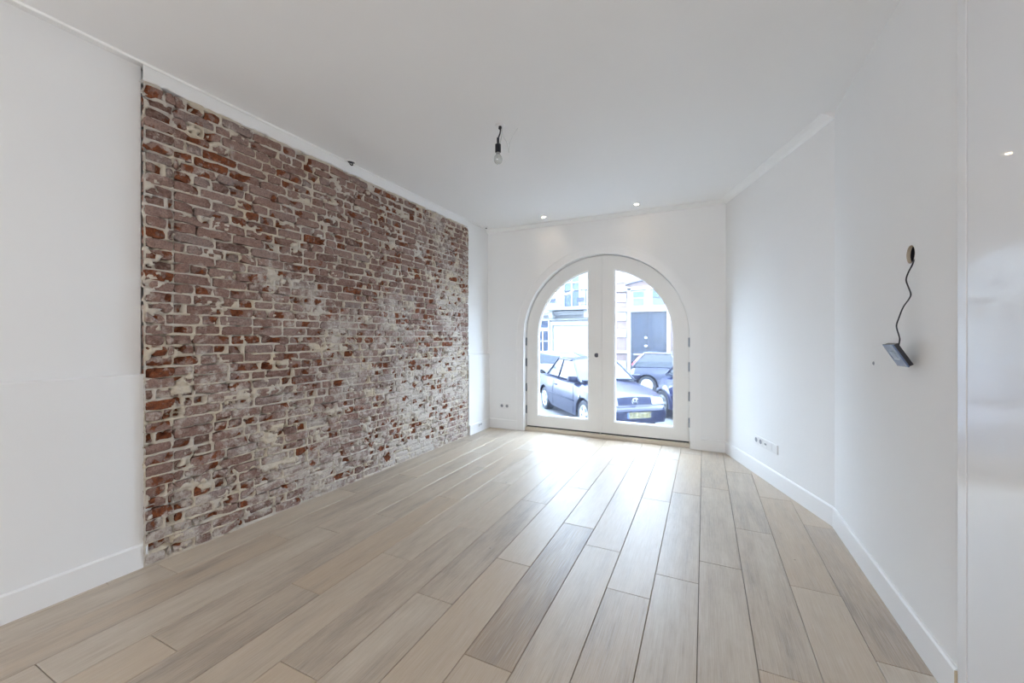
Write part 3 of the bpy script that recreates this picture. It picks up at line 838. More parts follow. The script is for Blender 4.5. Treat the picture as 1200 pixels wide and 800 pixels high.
bm = bmesh.new(); lathe(bm, [(0.0, -0.006), (0.006, -0.005), (0.0105, -0.0005)], 12, 'X'); bm_obj('head', bm, M['grey_plastic'], wp)

# sockets
def socket_insert(parent, off, axis='Y', m=M['socket_hole']):
    bm = bmesh.new(); lathe(bm, [(0.021, -0.0095), (0.0215, -0.0105), (0.019, -0.0105), (0.0185, -0.0085), (0.0, -0.0085)], 20, 'Y', off)
    return bm_obj('socket_ring', bm, m, parent)
def gang_plate(name, label, n, loc, rot, inserts):
    t = thing(name, label, 'socket', loc, rot)
    Wd = 0.081 * n
    box_obj('plate', (-Wd / 2, -0.009, -0.0405), (Wd / 2, 0.0, 0.0405), M['white_plastic'], t, bevel=0.003)
    for k in range(n):
        x = -Wd / 2 + 0.0405 + 0.081 * k
        box_obj('cover', (x - 0.032, -0.0105, -0.032), (x + 0.032, -0.0085, 0.032), M['white_plastic'], t, bevel=0.001)
        if inserts[k] == 's':
            bm = bmesh.new(); lathe(bm, [(0.0215, -0.0098), (0.0215, -0.0112), (0.0195, -0.0112), (0.019, -0.0104), (0.0, -0.0104)], 20, 'Y', (x, -0.0006, 0))
            bm_obj('socket_hole', bm, M['socket_hole'], t)
        elif inserts[k] == 'd':
            box_obj('data_port', (x - 0.009, -0.012, -0.008), (x + 0.009, -0.0098, 0.008), M['grey_plastic'], t)
            box_obj('data_port', (x + 0.012, -0.012, -0.008), (x + 0.024, -0.0098, 0.008), M['socket_hole'], t)
    return t
ang = math.atan2(tS[1], tS[0])        # direction from knee to far corner
p = slant(0.885, 0.0, 0.328)
gang_plate('socket_strip', 'five-gang white socket and data strip low on slanted wall', 5, p, (0, 0, math.atan2(-tS[1], -tS[0])), 'ssd__')
gang_plate('double_socket', 'white double socket on back wall left of arched doors', 2, (-2.560, YB, 0.325), (0, 0, 0), 'ss')
t = thing('baseboard_socket', 'small flat socket on the baseboard of brick wall pier', 'socket', (-2.7915, 4.838, 0.098), (0, 0, math.pi / 2))
box_obj('plate', (-0.045, -0.006, -0.022), (0.045, 0.0, 0.022), M['white_plastic'], t, bevel=0.002)
box_obj('slot', (-0.030, -0.0075, -0.008), (-0.006, -0.0055, 0.008), M['socket_hole'], t)
box_obj('slot', (0.006, -0.0075, -0.008), (0.030, -0.0055, 0.008), M['socket_hole'], t)

# ------------------------------------------------------------------ street
GZ = -0.63
structure(box_obj('street', (-30, 5.42, GZ - 0.3), (22, 17.5, GZ), M['paving']))
#@@CARS@@
def itp(t, x):
    if x <= t[0][0]: return t[0][1]
    for (a, va), (b, vb) in zip(t[:-1], t[1:]):
        if x <= b:
            f = (x - a) / (b - a); return va + (vb - va) * f
    return t[-1][1]

def patch_bm(bm, c, nu, nv, bulge):
    c00, c10, c11, c01 = [Vector(p) for p in c]
    nrm = (c10 - c00).cross(c01 - c00).normalized()
    g = []
    for i in range(nu + 1):
        row = []
        for j in range(nv + 1):
            u, v = i / nu, j / nv
            p = c00 * (1 - u) * (1 - v) + c10 * u * (1 - v) + c11 * u * v + c01 * (1 - u) * v
            p = p + nrm * bulge * (4 * u * (1 - u) * (0.4 + 0.6 * 4 * v * (1 - v)))
            row.append(bm.verts.new(p))
        g.append(row)
    for i in range(nu):
        for j in range(nv): bm.faces.new((g[i][j], g[i + 1][j], g[i + 1][j + 1], g[i][j + 1]))
    return bm

def wheel(parent, x, y, r, style):
    """wheel with its outer face towards sign(y)"""
    s = 1 if y > 0 else -1; wd = 0.19
    bm = bmesh.new()
    pr = [(r * 0.66, 0.0), (r * 0.70, 0.004), (r * 0.88, 0.016), (r * 0.965, 0.0), (r, -0.03), (r, -wd + 0.03), (r * 0.95, -wd), (r * 0.66, -wd)]
    lathe(bm, [(a, s * b) for a, b in pr], 32, 'Y', cap=False)
    w = bm_obj('wheel', bm, M['tire'], parent, smooth=True); w.location = (x, y, r)
    bm = bmesh.new()
    lathe(bm, [(r * 0.66, s * 0.0), (r * 0.665, s * 0.006), (r * 0.61, s * 0.004), (r * 0.58, s * -0.03), (r * 0.58, s * -0.12)], 32, 'Y', cap=False)
    bm_obj('rim_lip', bm, M['rim'], w, smooth=True)
    bm = bmesh.new(); lathe(bm, [(0.0, s * -0.06), (r * 0.60, s * -0.06)], 24, 'Y'); bm_obj('brake_shadow', bm, M['trim_black'], w)
    if style == 'spoke':
        for k in range(5):
            a = 2 * math.pi * k / 5 + 0.3
            ca, sa = math.cos(a), math.sin(a)
            def P(rr, t, yy): return (rr * ca - t * sa, s * yy, rr * sa + t * ca)
            bm = bmesh.new()
            sec = [(r * 0.08, 0.030, 0.0), (r * 0.35, 0.028, -0.002), (r * 0.62, 0.042, -0.004)]
            rows = [[bm.verts.new(P(rr, -t, yy)), bm.verts.new(P(rr, t, yy)), bm.verts.new(P(rr, t, yy - 0.04)), bm.verts.new(P(rr, -t, yy - 0.04))] for rr, t, yy in sec]
            for A, B in zip(rows[:-1], rows[1:]):
                for q in range(4): bm.faces.new((A[q], A[(q + 1) % 4], B[(q + 1) % 4], B[q]))
            bm.faces.new(rows[0]); bm.faces.new(rows[-1])
            bm_obj('spoke', bm, M['rim'], w)
        bm = bmesh.new(); lathe(bm, [(0.0, s * 0.010), (r * 0.12, s * 0.006), (r * 0.17, s * -0.01)], 16, 'Y'); bm_obj('hub', bm, M['rim'], w, smooth=True)
    else:
        bm = bmesh.new(); lathe(bm, [(0.0, s * 0.012), (r * 0.25, s * 0.012), (r * 0.52, s * 0.006), (r * 0.62, s * -0.004)], 28, 'Y'); bm_obj('hub_cap', bm, M['rim'], w, smooth=True)
        for k in range(8):
            a = 2 * math.pi * k / 8
            bm = bmesh.new(); lathe(bm, [(0.0, s * 0.010), (0.022, s * 0.009), (0.024, s * 0.0)], 10, 'Y', (r * 0.46 * math.cos(a), 0, r * 0.46 * math.sin(a)))
            bm_obj('vent_hole', bm, M['trim_black'], w)
    return w

def car_body(P, root, m):
    wb, r = P['wb'], P['r']; Ra = r + P.get('arch', 0.06)
    xs = set(P['x'])
    for xa in (0, wb):
        for k in range(-8, 9):
            xs.add(xa + Ra * math.sin(k / 8 * math.pi / 2) * 0.999)
    xs = sorted(x for x in xs if P['x'][0] <= x <= P['x'][-1])
    sill = P['sill']
    def ring(x):
        zb = itp(sill, x)
        for xa in (0, wb):
            if abs(x - xa) < Ra: zb = max(zb, r + math.sqrt(max(0, Ra * Ra - (x - xa) ** 2)))
        zs, zc, hw = itp(P['zs'], x), itp(P['zc'], x), itp(P['hw'], x)
        zs = max(zs, zb + 0.02); zc = max(zc, zs)
        pts = []
        fl = P.get('flare', 0.0)
        for t in (0, 0.12, 0.3, 0.5, 0.7, 0.88, 1.0):
            z = zb + (zs - zb) * t
            rel = (z - 0.2) / (zs - 0.2 + 1e-6)
            side = 1.0 - 0.05 * max(0, 0.35 - rel) / 0.35 - 0.06 * max(0, rel - 0.5) ** 2 / 0.25
            yy = hw * side
            for xa in (0, wb):
                q = math.hypot(x - xa, z - r)
                if fl > 0 and q < Ra + 0.25: yy += fl * max(0, 1 - (q - Ra) / 0.25) if q > Ra else fl
            pts.append((yy, z))
        y1 = pts[-1][0]
        for f in (0.94, 0.82, 0.6, 0.3):
            pts.append((y1 * f, zs + (zc - zs) * (1 - f ** 2.6)))
        left = [(y, z) for y, z in pts]; mid = [(0, zc)]
        return left + mid + [(-y, z) for y, z in reversed(pts)]
    bm = bmesh.new(); rings = [[bm.verts.new((x, y, z)) for y, z in ring(x)] for x in xs]
    for A, B in zip(rings[:-1], rings[1:]):
        for k in range(len(A) - 1): bm.faces.new((A[k], B[k], B[k + 1], A[k + 1]))
    bm.faces.new(rings[0]); bm.faces.new(rings[-1][::-1])
    o = bm_obj('body', bm, m, root); auto_smooth(o, 40)
    hw = max(v for _, v in P['hw'])
    ux0, ux1 = P['x'][0] + 0.12, P['x'][-1] - 0.15
    box_obj('underbody', (ux0, -hw * 0.62, 0.20), (ux1, hw * 0.62, 0.60), M['trim_black'], root)
    return o

def greenhouse(root, P, m):
    BF, BR, RF, RR = P['BF'], P['BR'], P['RF'], P['RR']
    L = lambda p: (p[0], p[1], p[2]); R = lambda p: (p[0], -p[1], p[2])
    bm = bmesh.new(); patch_bm(bm, (R(BF), L(BF), L(RF), R(RF)), 10, 4, 0.09); bm_obj('windshield', bm, M[P.get('glass', 'car_glass')], root, smooth=True, recalc=False)
    bm = bmesh.new(); patch_bm(bm, (L(BR), R(BR), R(RR), L(RR)), 8, 4, 0.07); bm_obj('rear_window', bm, M[P.get('glass', 'car_glass')], root, smooth=True, recalc=False)
    bm = bmesh.new(); patch_bm(bm, (R(RF), L(RF), L(RR), R(RR)), 8, 6, 0.05); bm_obj('roof', bm, m, root, smooth=True, recalc=False)
    for S in (L, R):
        mid_b = tuple((1 - P['bp']) * BF[i] + P['bp'] * BR[i] for i in range(3)); mid_r = tuple((1 - P['bpr']) * RF[i] + P['bpr'] * RR[i] for i in range(3))
        for (a, b, c, d) in ((BF, mid_b, mid_r, RF), (mid_b, BR, RR, mid_r)):
            bm = bmesh.new(); patch_bm(bm, (S(a), S(b), S(c), S(d)), 4, 4, 0.0); bm_obj('side_window', bm, M[P.get('glass', 'car_glass')], root, smooth=True, recalc=True)
        bm = bmesh.new()
        for a, b in ((BF, RF), (RR, BR)):
            pts = [S(tuple(a[i] + (b[i] - a[i]) * t / 6 for i in range(3))) for t in range(7)]
            tube(bm, pts, P.get('pil', 0.032), 8)
        tube(bm, [S(tuple(RF[i] + (RR[i] - RF[i]) * t / 6 for i in range(3))) for t in range(7)], 0.03, 8)
        tube(bm, [S(mid_b), S(mid_r)], 0.028, 8)
        bm_obj('pillar', bm, P.get('pm', m), root, smooth=True)
        tube_obj('belt_strip', [S(BF), S(mid_b), S(BR)], 0.016, M['trim_black'], root)

def text_part(name, s, size, m, parent, loc, rot, depth=0.002):
    cu = bpy.data.curves.new('lettering', 'FONT'); cu.body = s; cu.size = size; cu.extrude = depth; cu.offset = 0.002
    cu.align_x = 'CENTER'; cu.align_y = 'CENTER'
    tmp = bpy.data.objects.new('lettering', cu); COL.objects.link(tmp)
    dg = bpy.context.evaluated_depsgraph_get(); dg.update()
    me = bpy.data.meshes.new_from_object(tmp.evaluated_get(dg))
    bpy.data.objects.remove(tmp); bpy.data.curves.remove(cu)
    me.materials.clear()
    return link(name, me, m, parent, loc=loc, rot=rot)

# --- navy compact car with the yellow plate
A1 = -0.86999
car = thing('compact_car', 'navy compact car with yellow number plate parked nose towards the arched doors', 'car', (-3.273, 10.721, GZ), (0, 0, A1))
G = dict(wb=2.475, r=0.30, x=[-0.73, -0.70, -0.62, -0.45, 0, 0.5, 1.0, 1.5, 1.9, 2.05, 2.3, 2.6, 2.85, 3.0, 3.06, 3.10, 3.14, 3.17, 3.20, 3.24, 3.275, 3.29],
         sill=[(-0.73, 0.32), (-0.5, 0.26), (0.4, 0.20), (2.0, 0.20), (2.9, 0.20), (3.2, 0.22), (3.29, 0.24)],
         zs=[(-0.73, 0.56), (-0.70, 0.80), (-0.6, 0.90), (0.5, 0.90), (1.9, 0.87), (2.5, 0.80), (2.9, 0.72), (3.06, 0.68), (3.10, 0.655), (3.14, 0.57), (3.17, 0.545), (3.24, 0.525), (3.275, 0.50), (3.29, 0.46)],
         zc=[(-0.73, 0.60), (-0.70, 0.86), (-0.6, 0.95), (0.5, 0.94), (1.9, 0.96), (2.05, 0.955), (2.5, 0.89), (2.9, 0.80), (3.06, 0.755), (3.10, 0.735), (3.14, 0.60), (3.17, 0.565), (3.24, 0.54), (3.275, 0.515), (3.29, 0.48)],
         hw=[(-0.73, 0.66), (-0.68, 0.76), (-0.5, 0.82), (0.3, 0.845), (2.0, 0.845), (2.6, 0.83), (2.9, 0.77), (3.06, 0.715), (3.14, 0.69), (3.2, 0.665), (3.26, 0.60), (3.29, 0.52)],
         BF=(2.03, 0.70, 0.925), BR=(-0.10, 0.68, 0.94), RF=(1.34, 0.55, 1.375), RR=(0.42, 0.55, 1.385), bp=0.60, bpr=0.62, pil=0.026, glass='tinted_glass')
car_body(G, car, M['navy_paint'])
greenhouse(car, G, M['navy_paint'])
for x in (0, 2.475):
    wheel(car, x, 0.80, 0.30, 'spoke'); wheel(car, x, -0.80, 0.30, 'spoke')
def front_x(y, z, P=G):
    lo, hi = 2.7, 3.29
    def ok(x):
        hw = itp(P['hw'], x) * 0.94
        if abs(y) > hw: return False
        zs, zc = itp(P['zs'], x), itp(P['zc'], x)
        return zs + (zc - zs) * (1 - (abs(y) / hw) ** 2.6) >= z
    for _ in range(30):
        m_ = (lo + hi) / 2
        if ok(m_): lo = m_
        else: hi = m_
    return lo
def front_patch(name, y0, y1, z0, z1, m, off=0.012, ny=8, nz=3, parent=car, taper=0.0):
    bm = bmesh.new(); g = []
    for i in range(ny + 1):
        row = []
        for j in range(nz + 1):
            y = y0 + (y1 - y0) * i / ny; z = z0 + (z1 - z0) * j / nz
            zz = z - taper * (i / ny) * (j / nz) * (z1 - z0)
            row.append(bm.verts.new((front_x(y, zz) + off, y, zz)))
        g.append(row)
    for i in range(ny):
        for j in range(nz): bm.faces.new((g[i][j], g[i + 1][j], g[i + 1][j + 1], g[i][j + 1]))
    ex = bmesh.ops.extrude_face_region(bm, geom=bm.faces[:])
    for v in [e for e in ex['geom'] if isinstance(e, bmesh.types.BMVert)]: v.co.x -= 0.03
    return bm_obj(name, bm, m, parent, smooth=False)
front_patch('grille', -0.38, 0.38, 0.585, 0.70, M['trim_black'], 0.006)
for z in (0.61, 0.64, 0.67): front_patch('grille_bar', -0.375, 0.375, z - 0.006, z + 0.006, M['grille_blue'], 0.012, 8, 1)
front_patch('headlight', 0.38, 0.645, 0.580, 0.715, M['lamp_lens'], 0.014, taper=0.15)
front_patch('headlight', -0.38, -0.645, 0.580, 0.715, M['lamp_lens'], 0.014, taper=0.15)
bm = bmesh.new(); g = []
# bumper rub strip
pts = []
for i in range(17):
    y = -0.64 + 1.28 * i / 16
    pts.append((front_x(y * 0.93, 0.49) + 0.004 - (0.06 if abs(y) > 0.60 else 0), y, 0.475))
tube_obj('bumper_strip', pts, 0.016, M['trim_black'], car)
box_obj('air_intake', (3.262, -0.42, 0.235), (3.285, 0.42, 0.29), M['trim_black'], car)
# plate
px_ = 3.300
box_obj('number_plate', (px_ - 0.01, -0.26, 0.345), (px_, 0.26, 0.455), M['plate_yellow'], car)
npo = [o for o in COL.objects if o.name.startswith('number_plate')][-1]; npo['label'] = 'yellow number plate'
box_obj('blue_band', (px_, -0.26, 0.347), (px_ + 0.001, -0.222, 0.453), M['plate_blue'], npo)
text_part('plate_lettering', 'XR-DJ-33', 0.122, M['ink'], npo, (px_ + 0.0015, 0.02, 0.400), (math.pi / 2, 0, math.pi / 2))
# round badge: ring with a V over a W
bx0 = front_x(0, 0.645) + 0.016
bm = bmesh.new(); lathe(bm, [(0.068, 0.0), (0.072, 0.008), (0.060, 0.010), (0.057, 0.002), (0.0, 0.002)], 28, 'X', (bx0, 0, 0.650))
bdg = bm_obj('badge', bm, M['chrome'], car)
bm = bmesh.new()
def stroke(bm, a, b, w=0.010):
    a, b = Vector((0, *a)), Vector((0, *b)); d = (b - a).normalized(); sd = Vector((0, -d.z, d.y)) * w / 2
    q = [a + sd, b + sd, b - sd, a - sd]
    f = [bm.verts.new(p + Vector((bx0 + 0.004, 0, 0.650))) for p in q]; g2 = [bm.verts.new(p + Vector((bx0 + 0.012, 0, 0.650))) for p in q]
    bm.faces.new(f); bm.faces.new(g2[::-1])
    for k in range(4): bm.faces.new((f[k], f[(k + 1) % 4], g2[(k + 1) % 4], g2[k]))
for a, b in (((-0.028, 0.052), (0, 0.006)), ((0, 0.006), (0.028, 0.052)), ((-0.052, 0.024), (-0.026, -0.050)), ((-0.026, -0.050), (0, -0.004)), ((0, -0.004), (0.026, -0.050)), ((0.026, -0.050), (0.052, 0.024))):
    stroke(bm, a, b)
bm_obj('badge_letters', bm, M['trim_black'], bdg)
# rub strips, mirrors, door seams, wipers, handles
for s in (-1, 1):
    tube_obj('side_strip', [(x, s * 0.846, 0.53) for x in (0.42, 0.9, 1.4, 2.05)], 0.015, M['trim_black'], car)
    bm = bmesh.new(); box(bm, (1.78, s * 0.80 - 0.10, 0.93), (1.90, s * 0.80 + 0.12, 1.06), 0.03); bm_obj('mirror', bm, M['navy_paint'], car, smooth=True)
    tube_obj('door_seam', [(2.0, s * 0.842, 0.86), (2.02, s * 0.846, 0.6), (1.97, s * 0.83, 0.26)], 0.005, M['trim_black'], car, 6)
    tube_obj('door_seam', [(0.72, s * 0.828, 0.89), (0.72, s * 0.848, 0.6), (0.70, s * 0.828, 0.26)], 0.005, M['trim_black'], car, 6)
    bm = bmesh.new(); box(bm, (0.80, s * 0.835 - 0.01, 0.755), (0.97, s * 0.835 + 0.012, 0.785), 0.006); bm_obj('door_handle', bm, M['trim_black'], car)
    bm = bmesh.new(); lathe(bm, [(0.0, s * 0.012), (0.028, s * 0.010), (0.032, s * 0.0)], 12, 'Y', (2.30, s * 0.838, 0.66)); bm_obj('side_indicator', bm, M['lamp_lens'], car)
box_obj('cowl_strip', (1.99, -0.62, 0.945), (2.09, 0.62, 0.972), M['trim_black'], car)
tube_obj('wiper', [(2.06, 0.10, 0.975), (2.05, -0.42, 0.985)], 0.010, M['trim_black'], car)
tube_obj('wiper', [(2.06, 0.55, 0.975), (2.05, 0.05, 0.985)], 0.010, M['trim_black'], car)

# --- rounded dark blue car beside it, mostly hidden by the right door stile
ca, sa = math.cos(A1), math.sin(A1)
wx, wy = -0.87, 10.44
A2 = math.radians(-57)
ca, sa = math.cos(A2), math.sin(A2)
lx, ly = 0.0, -0.80
car2 = thing('rounded_car', 'deep blue car with bulging round fender and spoked wheel at the right pane edge', 'car', (wx - (lx * ca - ly * sa), wy - (lx * sa + ly * ca), GZ), (0, 0, A2))
B = dict(wb=2.51, r=0.32, arch=0.05, flare=0.05, x=[-0.74, -0.68, -0.5, 0, 0.6, 1.2, 1.7, 2.0, 2.3, 2.6, 2.8, 2.95, 3.08, 3.18, 3.25],
         sill=[(-0.74, 0.35), (-0.4, 0.24), (0.5, 0.22), (2.9, 0.22), (3.25, 0.34)],
         zs=[(-0.74, 0.5), (-0.6, 0.75), (-0.3, 0.9), (0.5, 0.93), (1.8, 0.90), (2.3, 0.84), (2.7, 0.76), (3.0, 0.66), (3.15, 0.56), (3.25, 0.44)],
         zc=[(-0.74, 0.55), (-0.6, 0.85), (-0.3, 1.0), (0.5, 1.0), (1.8, 1.03), (2.2, 0.98), (2.6, 0.88), (2.9, 0.76), (3.1, 0.62), (3.25, 0.46)],
         hw=[(-0.74, 0.5), (-0.6, 0.66), (-0.3, 0.76), (0.4, 0.80), (2.0, 0.80), (2.6, 0.78), (2.9, 0.70), (3.1, 0.60), (3.25, 0.45)],
         BF=(1.95, 0.66, 0.99), BR=(-0.25, 0.62, 1.0), RF=(1.15, 0.52, 1.46), RR=(0.35, 0.52, 1.47), bp=0.6, bpr=0.7)
car_body(B, car2, M['blue_paint'])
greenhouse(car2, B, M['blue_paint'])
for s in (-1, 1):
    for x in (0, 2.51):
        wheel(car2, x, s * 0.865, 0.32, 'spoke')
        bm = bmesh.new(); rows = []
        for k in range(21):
            t = math.radians(-12 + 204 * k / 20); row = []
            for q in range(7):
                u = q / 6; rr = 0.345 + 0.135 * u; yy = s * (0.880 - 0.14 * u ** 2.2)
                row.append(bm.verts.new((x + rr * math.cos(t), yy, 0.32 + rr * math.sin(t))))
            row.insert(0, bm.verts.new((x + 0.360 * math.cos(t), s * 0.72, 0.32 + 0.360 * math.sin(t))))
            rows.append(row)
        for A_, B_ in zip(rows[:-1], rows[1:]):
            for q in range(7): bm.faces.new((A_[q], B_[q], B_[q + 1], A_[q + 1]))
        bm_obj('fender', bm, M['blue_paint'], car2, smooth=True)
    bm = bmesh.new(); lathe(bm, [(0.0, 0.05), (0.07, 0.042), (0.11, 0.015), (0.115, -0.02)], 20, 'X', (2.93, s * 0.60, 0.66)); bm_obj('headlight', bm, M['lamp_lens'], car2, smooth=True)
    tube_obj('running_board', [(0.42, s * 0.83, 0.25), (2.1, s * 0.83, 0.25)], 0.03, M['trim_black'], car2)
    bm = bmesh.new(); box(bm, (1.62, s * 0.78 - 0.08, 0.98), (1.74, s * 0.78 + 0.14, 1.12), 0.035); bm_obj('mirror', bm, M['blue_paint'], car2, smooth=True)
tube_obj('bumper', smooth_path([(2.95, 0.72, 0.42), (3.2, 0.5, 0.42), (3.29, 0, 0.42), (3.2, -0.5, 0.42), (2.95, -0.72, 0.42)]), 0.06, M['blue_paint'], car2)

# --- dark hatchback parked along the far kerb
car3 = thing('hatchback_car', 'dark hatchback with white hub caps parked side-on before the blue front door', 'car', (-1.75, 15.08, GZ), (0, 0, 0))
HB = dict(wb=2.55, r=0.305, x=[-0.60, -0.57, -0.5, -0.35, 0, 0.5, 1.0, 1.6, 2.0, 2.4, 2.8, 3.1, 3.25, 3.32],
          sill=[(-0.60, 0.36), (-0.4, 0.28), (0.4, 0.22), (2.9, 0.22), (3.32, 0.34)],
          zs=[(-0.60, 0.56), (-0.57, 0.76), (-0.45, 0.88), (0.5, 0.89), (1.8, 0.86), (2.5, 0.76), (3.0, 0.66), (3.25, 0.54), (3.32, 0.48)],
          zc=[(-0.60, 0.6), (-0.57, 0.82), (-0.45, 0.93), (0.5, 0.93), (1.8, 0.95), (2.5, 0.86), (3.0, 0.74), (3.25, 0.58), (3.32, 0.5)],
          hw=[(-0.60, 0.64), (-0.5, 0.76), (-0.2, 0.82), (0.4, 0.84), (2.2, 0.84), (2.8, 0.80), (3.1, 0.72), (3.32, 0.52)],
          BF=(2.05, 0.70, 0.91), BR=(-0.48, 0.70, 0.90), RF=(1.25, 0.55, 1.36), RR=(-0.12, 0.55, 1.38), bp=0.42, bpr=0.36, pil=0.04)
car_body(HB, car3, M['dark_paint']); greenhouse(car3, HB, M['dark_paint'])
for s in (-1, 1):
    for x in (0, 2.55): wheel(car3, x, s * 0.795, 0.305, 'cap')
    tube_obj('tail_light', [(-0.50, s * 0.66, 0.95), (-0.36, s * 0.625, 1.12), (-0.22, s * 0.58, 1.27)], 0.05, M['red_lens'], car3)
    tube_obj('side_strip', [(0.45, s * 0.845, 0.50), (2.1, s * 0.845, 0.50)], 0.022, M['trim_black'], car3)
    tube_obj('bumper_corner', smooth_path([(-0.645, s * 0.0, 0.47), (-0.63, s * 0.55, 0.47), (-0.52, s * 0.80, 0.47), (-0.36, s * 0.83, 0.47)]), 0.055, M['silver_paint'], car3)  # silver colour imitates the bright highlight along the dark car's bumper
    bm = bmesh.new(); box(bm, (1.70, s * 0.80 - 0.08, 0.93), (1.82, s * 0.80 + 0.12, 1.06), 0.03); bm_obj('mirror', bm, M['trim_black'], car3, smooth=True)
    tube_obj('door_seam', [(0.85, s * 0.825, 0.88), (0.85, s * 0.846, 0.55), (0.80, s * 0.83, 0.28)], 0.006, M['trim_black'], car3, 6)
    bm = bmesh.new(); box(bm, (3.14, s * 0.58 - 0.14, 0.56), (3.24, s * 0.58 + 0.12, 0.68), 0.03); bm_obj('headlight', bm, M['lamp_lens'], car3, smooth=True)

# --- pale silver saloon further left
car4 = thing('silver_car', 'pale silver car parked across the street before the white shutter', 'car', (-5.87, 15.66, GZ), (0, 0, 0))
SV = dict(HB); SV['wb'] = 2.45; SV['RF'] = (1.2, 0.55, 1.33); SV['RR'] = (-0.15, 0.55, 1.34)
SV['x'] = [-0.60, -0.57, -0.5, -0.35, 0, 0.5, 1.0, 1.6, 2.0, 2.4, 2.7, 2.9, 3.0]
SV['hw'] = [(-0.60, 0.64), (-0.5, 0.76), (-0.2, 0.82), (0.4, 0.84), (2.2, 0.84), (2.6, 0.80), (2.85, 0.72), (3.0, 0.52)]
SV['zs'] = [(-0.60, 0.56), (-0.57, 0.76), (-0.45, 0.88), (0.5, 0.89), (1.8, 0.86), (2.3, 0.76), (2.7, 0.66), (2.95, 0.54), (3.0, 0.48)]
SV['zc'] = [(-0.60, 0.6), (-0.57, 0.82), (-0.45, 0.93), (0.5, 0.93), (1.8, 0.95), (2.3, 0.86), (2.7, 0.74), (2.95, 0.58), (3.0, 0.5)]
SV['sill'] = [(-0.60, 0.36), (-0.4, 0.28), (0.4, 0.22), (2.6, 0.22), (3.0, 0.34)]
car_body(SV, car4, M['silver_paint']); greenhouse(car4, SV, M['silver_paint'])
for s in (-1, 1):
    for x in (0, 2.45): wheel(car4, x, s * 0.795, 0.305, 'cap')
    tube_obj('side_strip', [(0.45, s * 0.845, 0.50), (2.0, s * 0.845, 0.50)], 0.02, M['trim_black'], car4)
    tube_obj('tail_light', [(-0.60, s * 0.62, 0.70), (-0.58, s * 0.70, 0.80)], 0.05, M['red_lens'], car4)
    bm = bmesh.new(); box(bm, (1.70, s * 0.80 - 0.08, 0.93), (1.82, s * 0.80 + 0.12, 1.06), 0.03); bm_obj('mirror', bm, M['silver_paint'], car4, smooth=True)

# ------------------------------------------------------------------ houses across the street
FY = 17.5
def hbox(name, x0, x1, z0, z1, d0, d1, m, parent, bevel=0.0):
    """box on the house front: d0..d1 metres in front of the wall face"""
    return box_obj(name, (x0, FY - d1, z0), (x1, FY - d0, z1), m, parent, bevel)
def house_window(parent, x0, x1, z0, z1, frame=0.06, bars_v=0, bars_h=(), glass='window_dark', depth=0.02, curtain=None):
    bm = bmesh.new()
    ring_plate(bm, [(x0 - frame, z0 - frame), (x1 + frame, z0 - frame), (x1 + frame, z1 + frame), (x0 - frame, z1 + frame)], [(x0, z0), (x1, z0), (x1, z1), (x0, z1)], FY - 0.07, FY + 0.0)
    w_ = bm_obj('window', bm, M['stone_white'], parent)
    box_obj('pane', (x0, FY - 0.012, z0), (x1, FY - 0.002, z1), M[glass], w_)
    for k in range(bars_v):
        xc = x0 + (x1 - x0) * (k + 1) / (bars_v + 1)
        box_obj('glazing_bar', (xc - 0.025, FY - 0.05, z0), (xc + 0.025, FY - 0.012, z1), M['stone_white'], w_)
    for zc in bars_h:
        box_obj('glazing_bar', (x0, FY - 0.048, zc - 0.025), (x1, FY - 0.012, zc + 0.025), M['stone_white'], w_)
    return w_

left_house = thing('townhouse', 'white townhouse with iron balcony and wide white shutter across the street', 'building', (-8.0, FY, GZ))
def at_house(o, h): o.location = (-h.location.x, -h.location.y, -h.location.z)
class Hpar:
    pass
# parts are modelled in street coordinates, so each house root keeps an inverse offset
lh = left_house
lroot = lh; lh.location = (0, 0, 0)
box_obj('wall', (-16.0, FY, GZ), (-3.95, FY + 0.5, 6.0), M['stucco'], lh)
hbox('cornice', -16, -3.95, 2.30, 2.40, 0, 0.22, M['stone_white'], lh)
hbox('cornice', -16, -3.95, 2.40, 2.46, 0, 0.30, M['stone_white'], lh)
hbox('cornice', -7.3, -3.95, 2.08, 2.14, 0, 0.10, M['stone_white'], lh)
hbox('balcony_slab', -6.35, -4.45, 2.50, 2.62, 0, 0.75, M['stone_white'], lh)
for x in (-6.2, -4.6): hbox('bracket', x - 0.08, x + 0.08, 2.16, 2.50, 0, 0.5, M['stone_white'], lh)
rl = hbox('balcony_railing', -6.28, -4.52, 3.30, 3.335, 0.68, 0.71, M['iron'], lh)
hbox('bottom_rail', -6.28, -4.52, 2.68, 2.70, 0.685, 0.705, M['iron'], rl)
for x in (-6.27, -4.53):
    hbox('post', x - 0.02, x + 0.02, 2.62, 3.36, 0.675, 0.715, M['iron'], rl)
    hbox('side_rail', x - 0.012, x + 0.012, 3.30, 3.33, 0.0, 0.7, M['iron'], rl)
nb = 22
for k in range(1, nb):
    x = -6.27 + 1.74 * k / nb
    hbox('baluster', x - 0.006, x + 0.006, 2.70, 3.30, 0.689, 0.701, M['iron'], rl)
for x in (-6.05, -4.75):
    hbox('railing_panel', x - 0.16, x + 0.16, 2.80, 3.00, 0.688, 0.702, M['iron'], rl)
w1 = house_window(lh, -5.70, -5.02, 2.66, 4.75, 0.10, 1, (3.75, 3.40, 4.2), 'window_pale')
bm = bmesh.new()
gp = smooth_path([(-5.74, FY - 0.80, 3.34), (-5.58, FY - 0.80, 3.20), (-5.38, FY - 0.80, 3.14), (-5.18, FY - 0.80, 3.20), (-5.04, FY - 0.80, 3.34)], 5)
tube(bm, gp, [0.03 + 0.035 * math.sin(math.pi * i / (len(gp) - 1)) * (1 + 0.4 * math.sin(i * 2.3)) for i in range(len(gp))], 7)
bm_obj('garland', bm, M['garland'], lh, smooth=True)
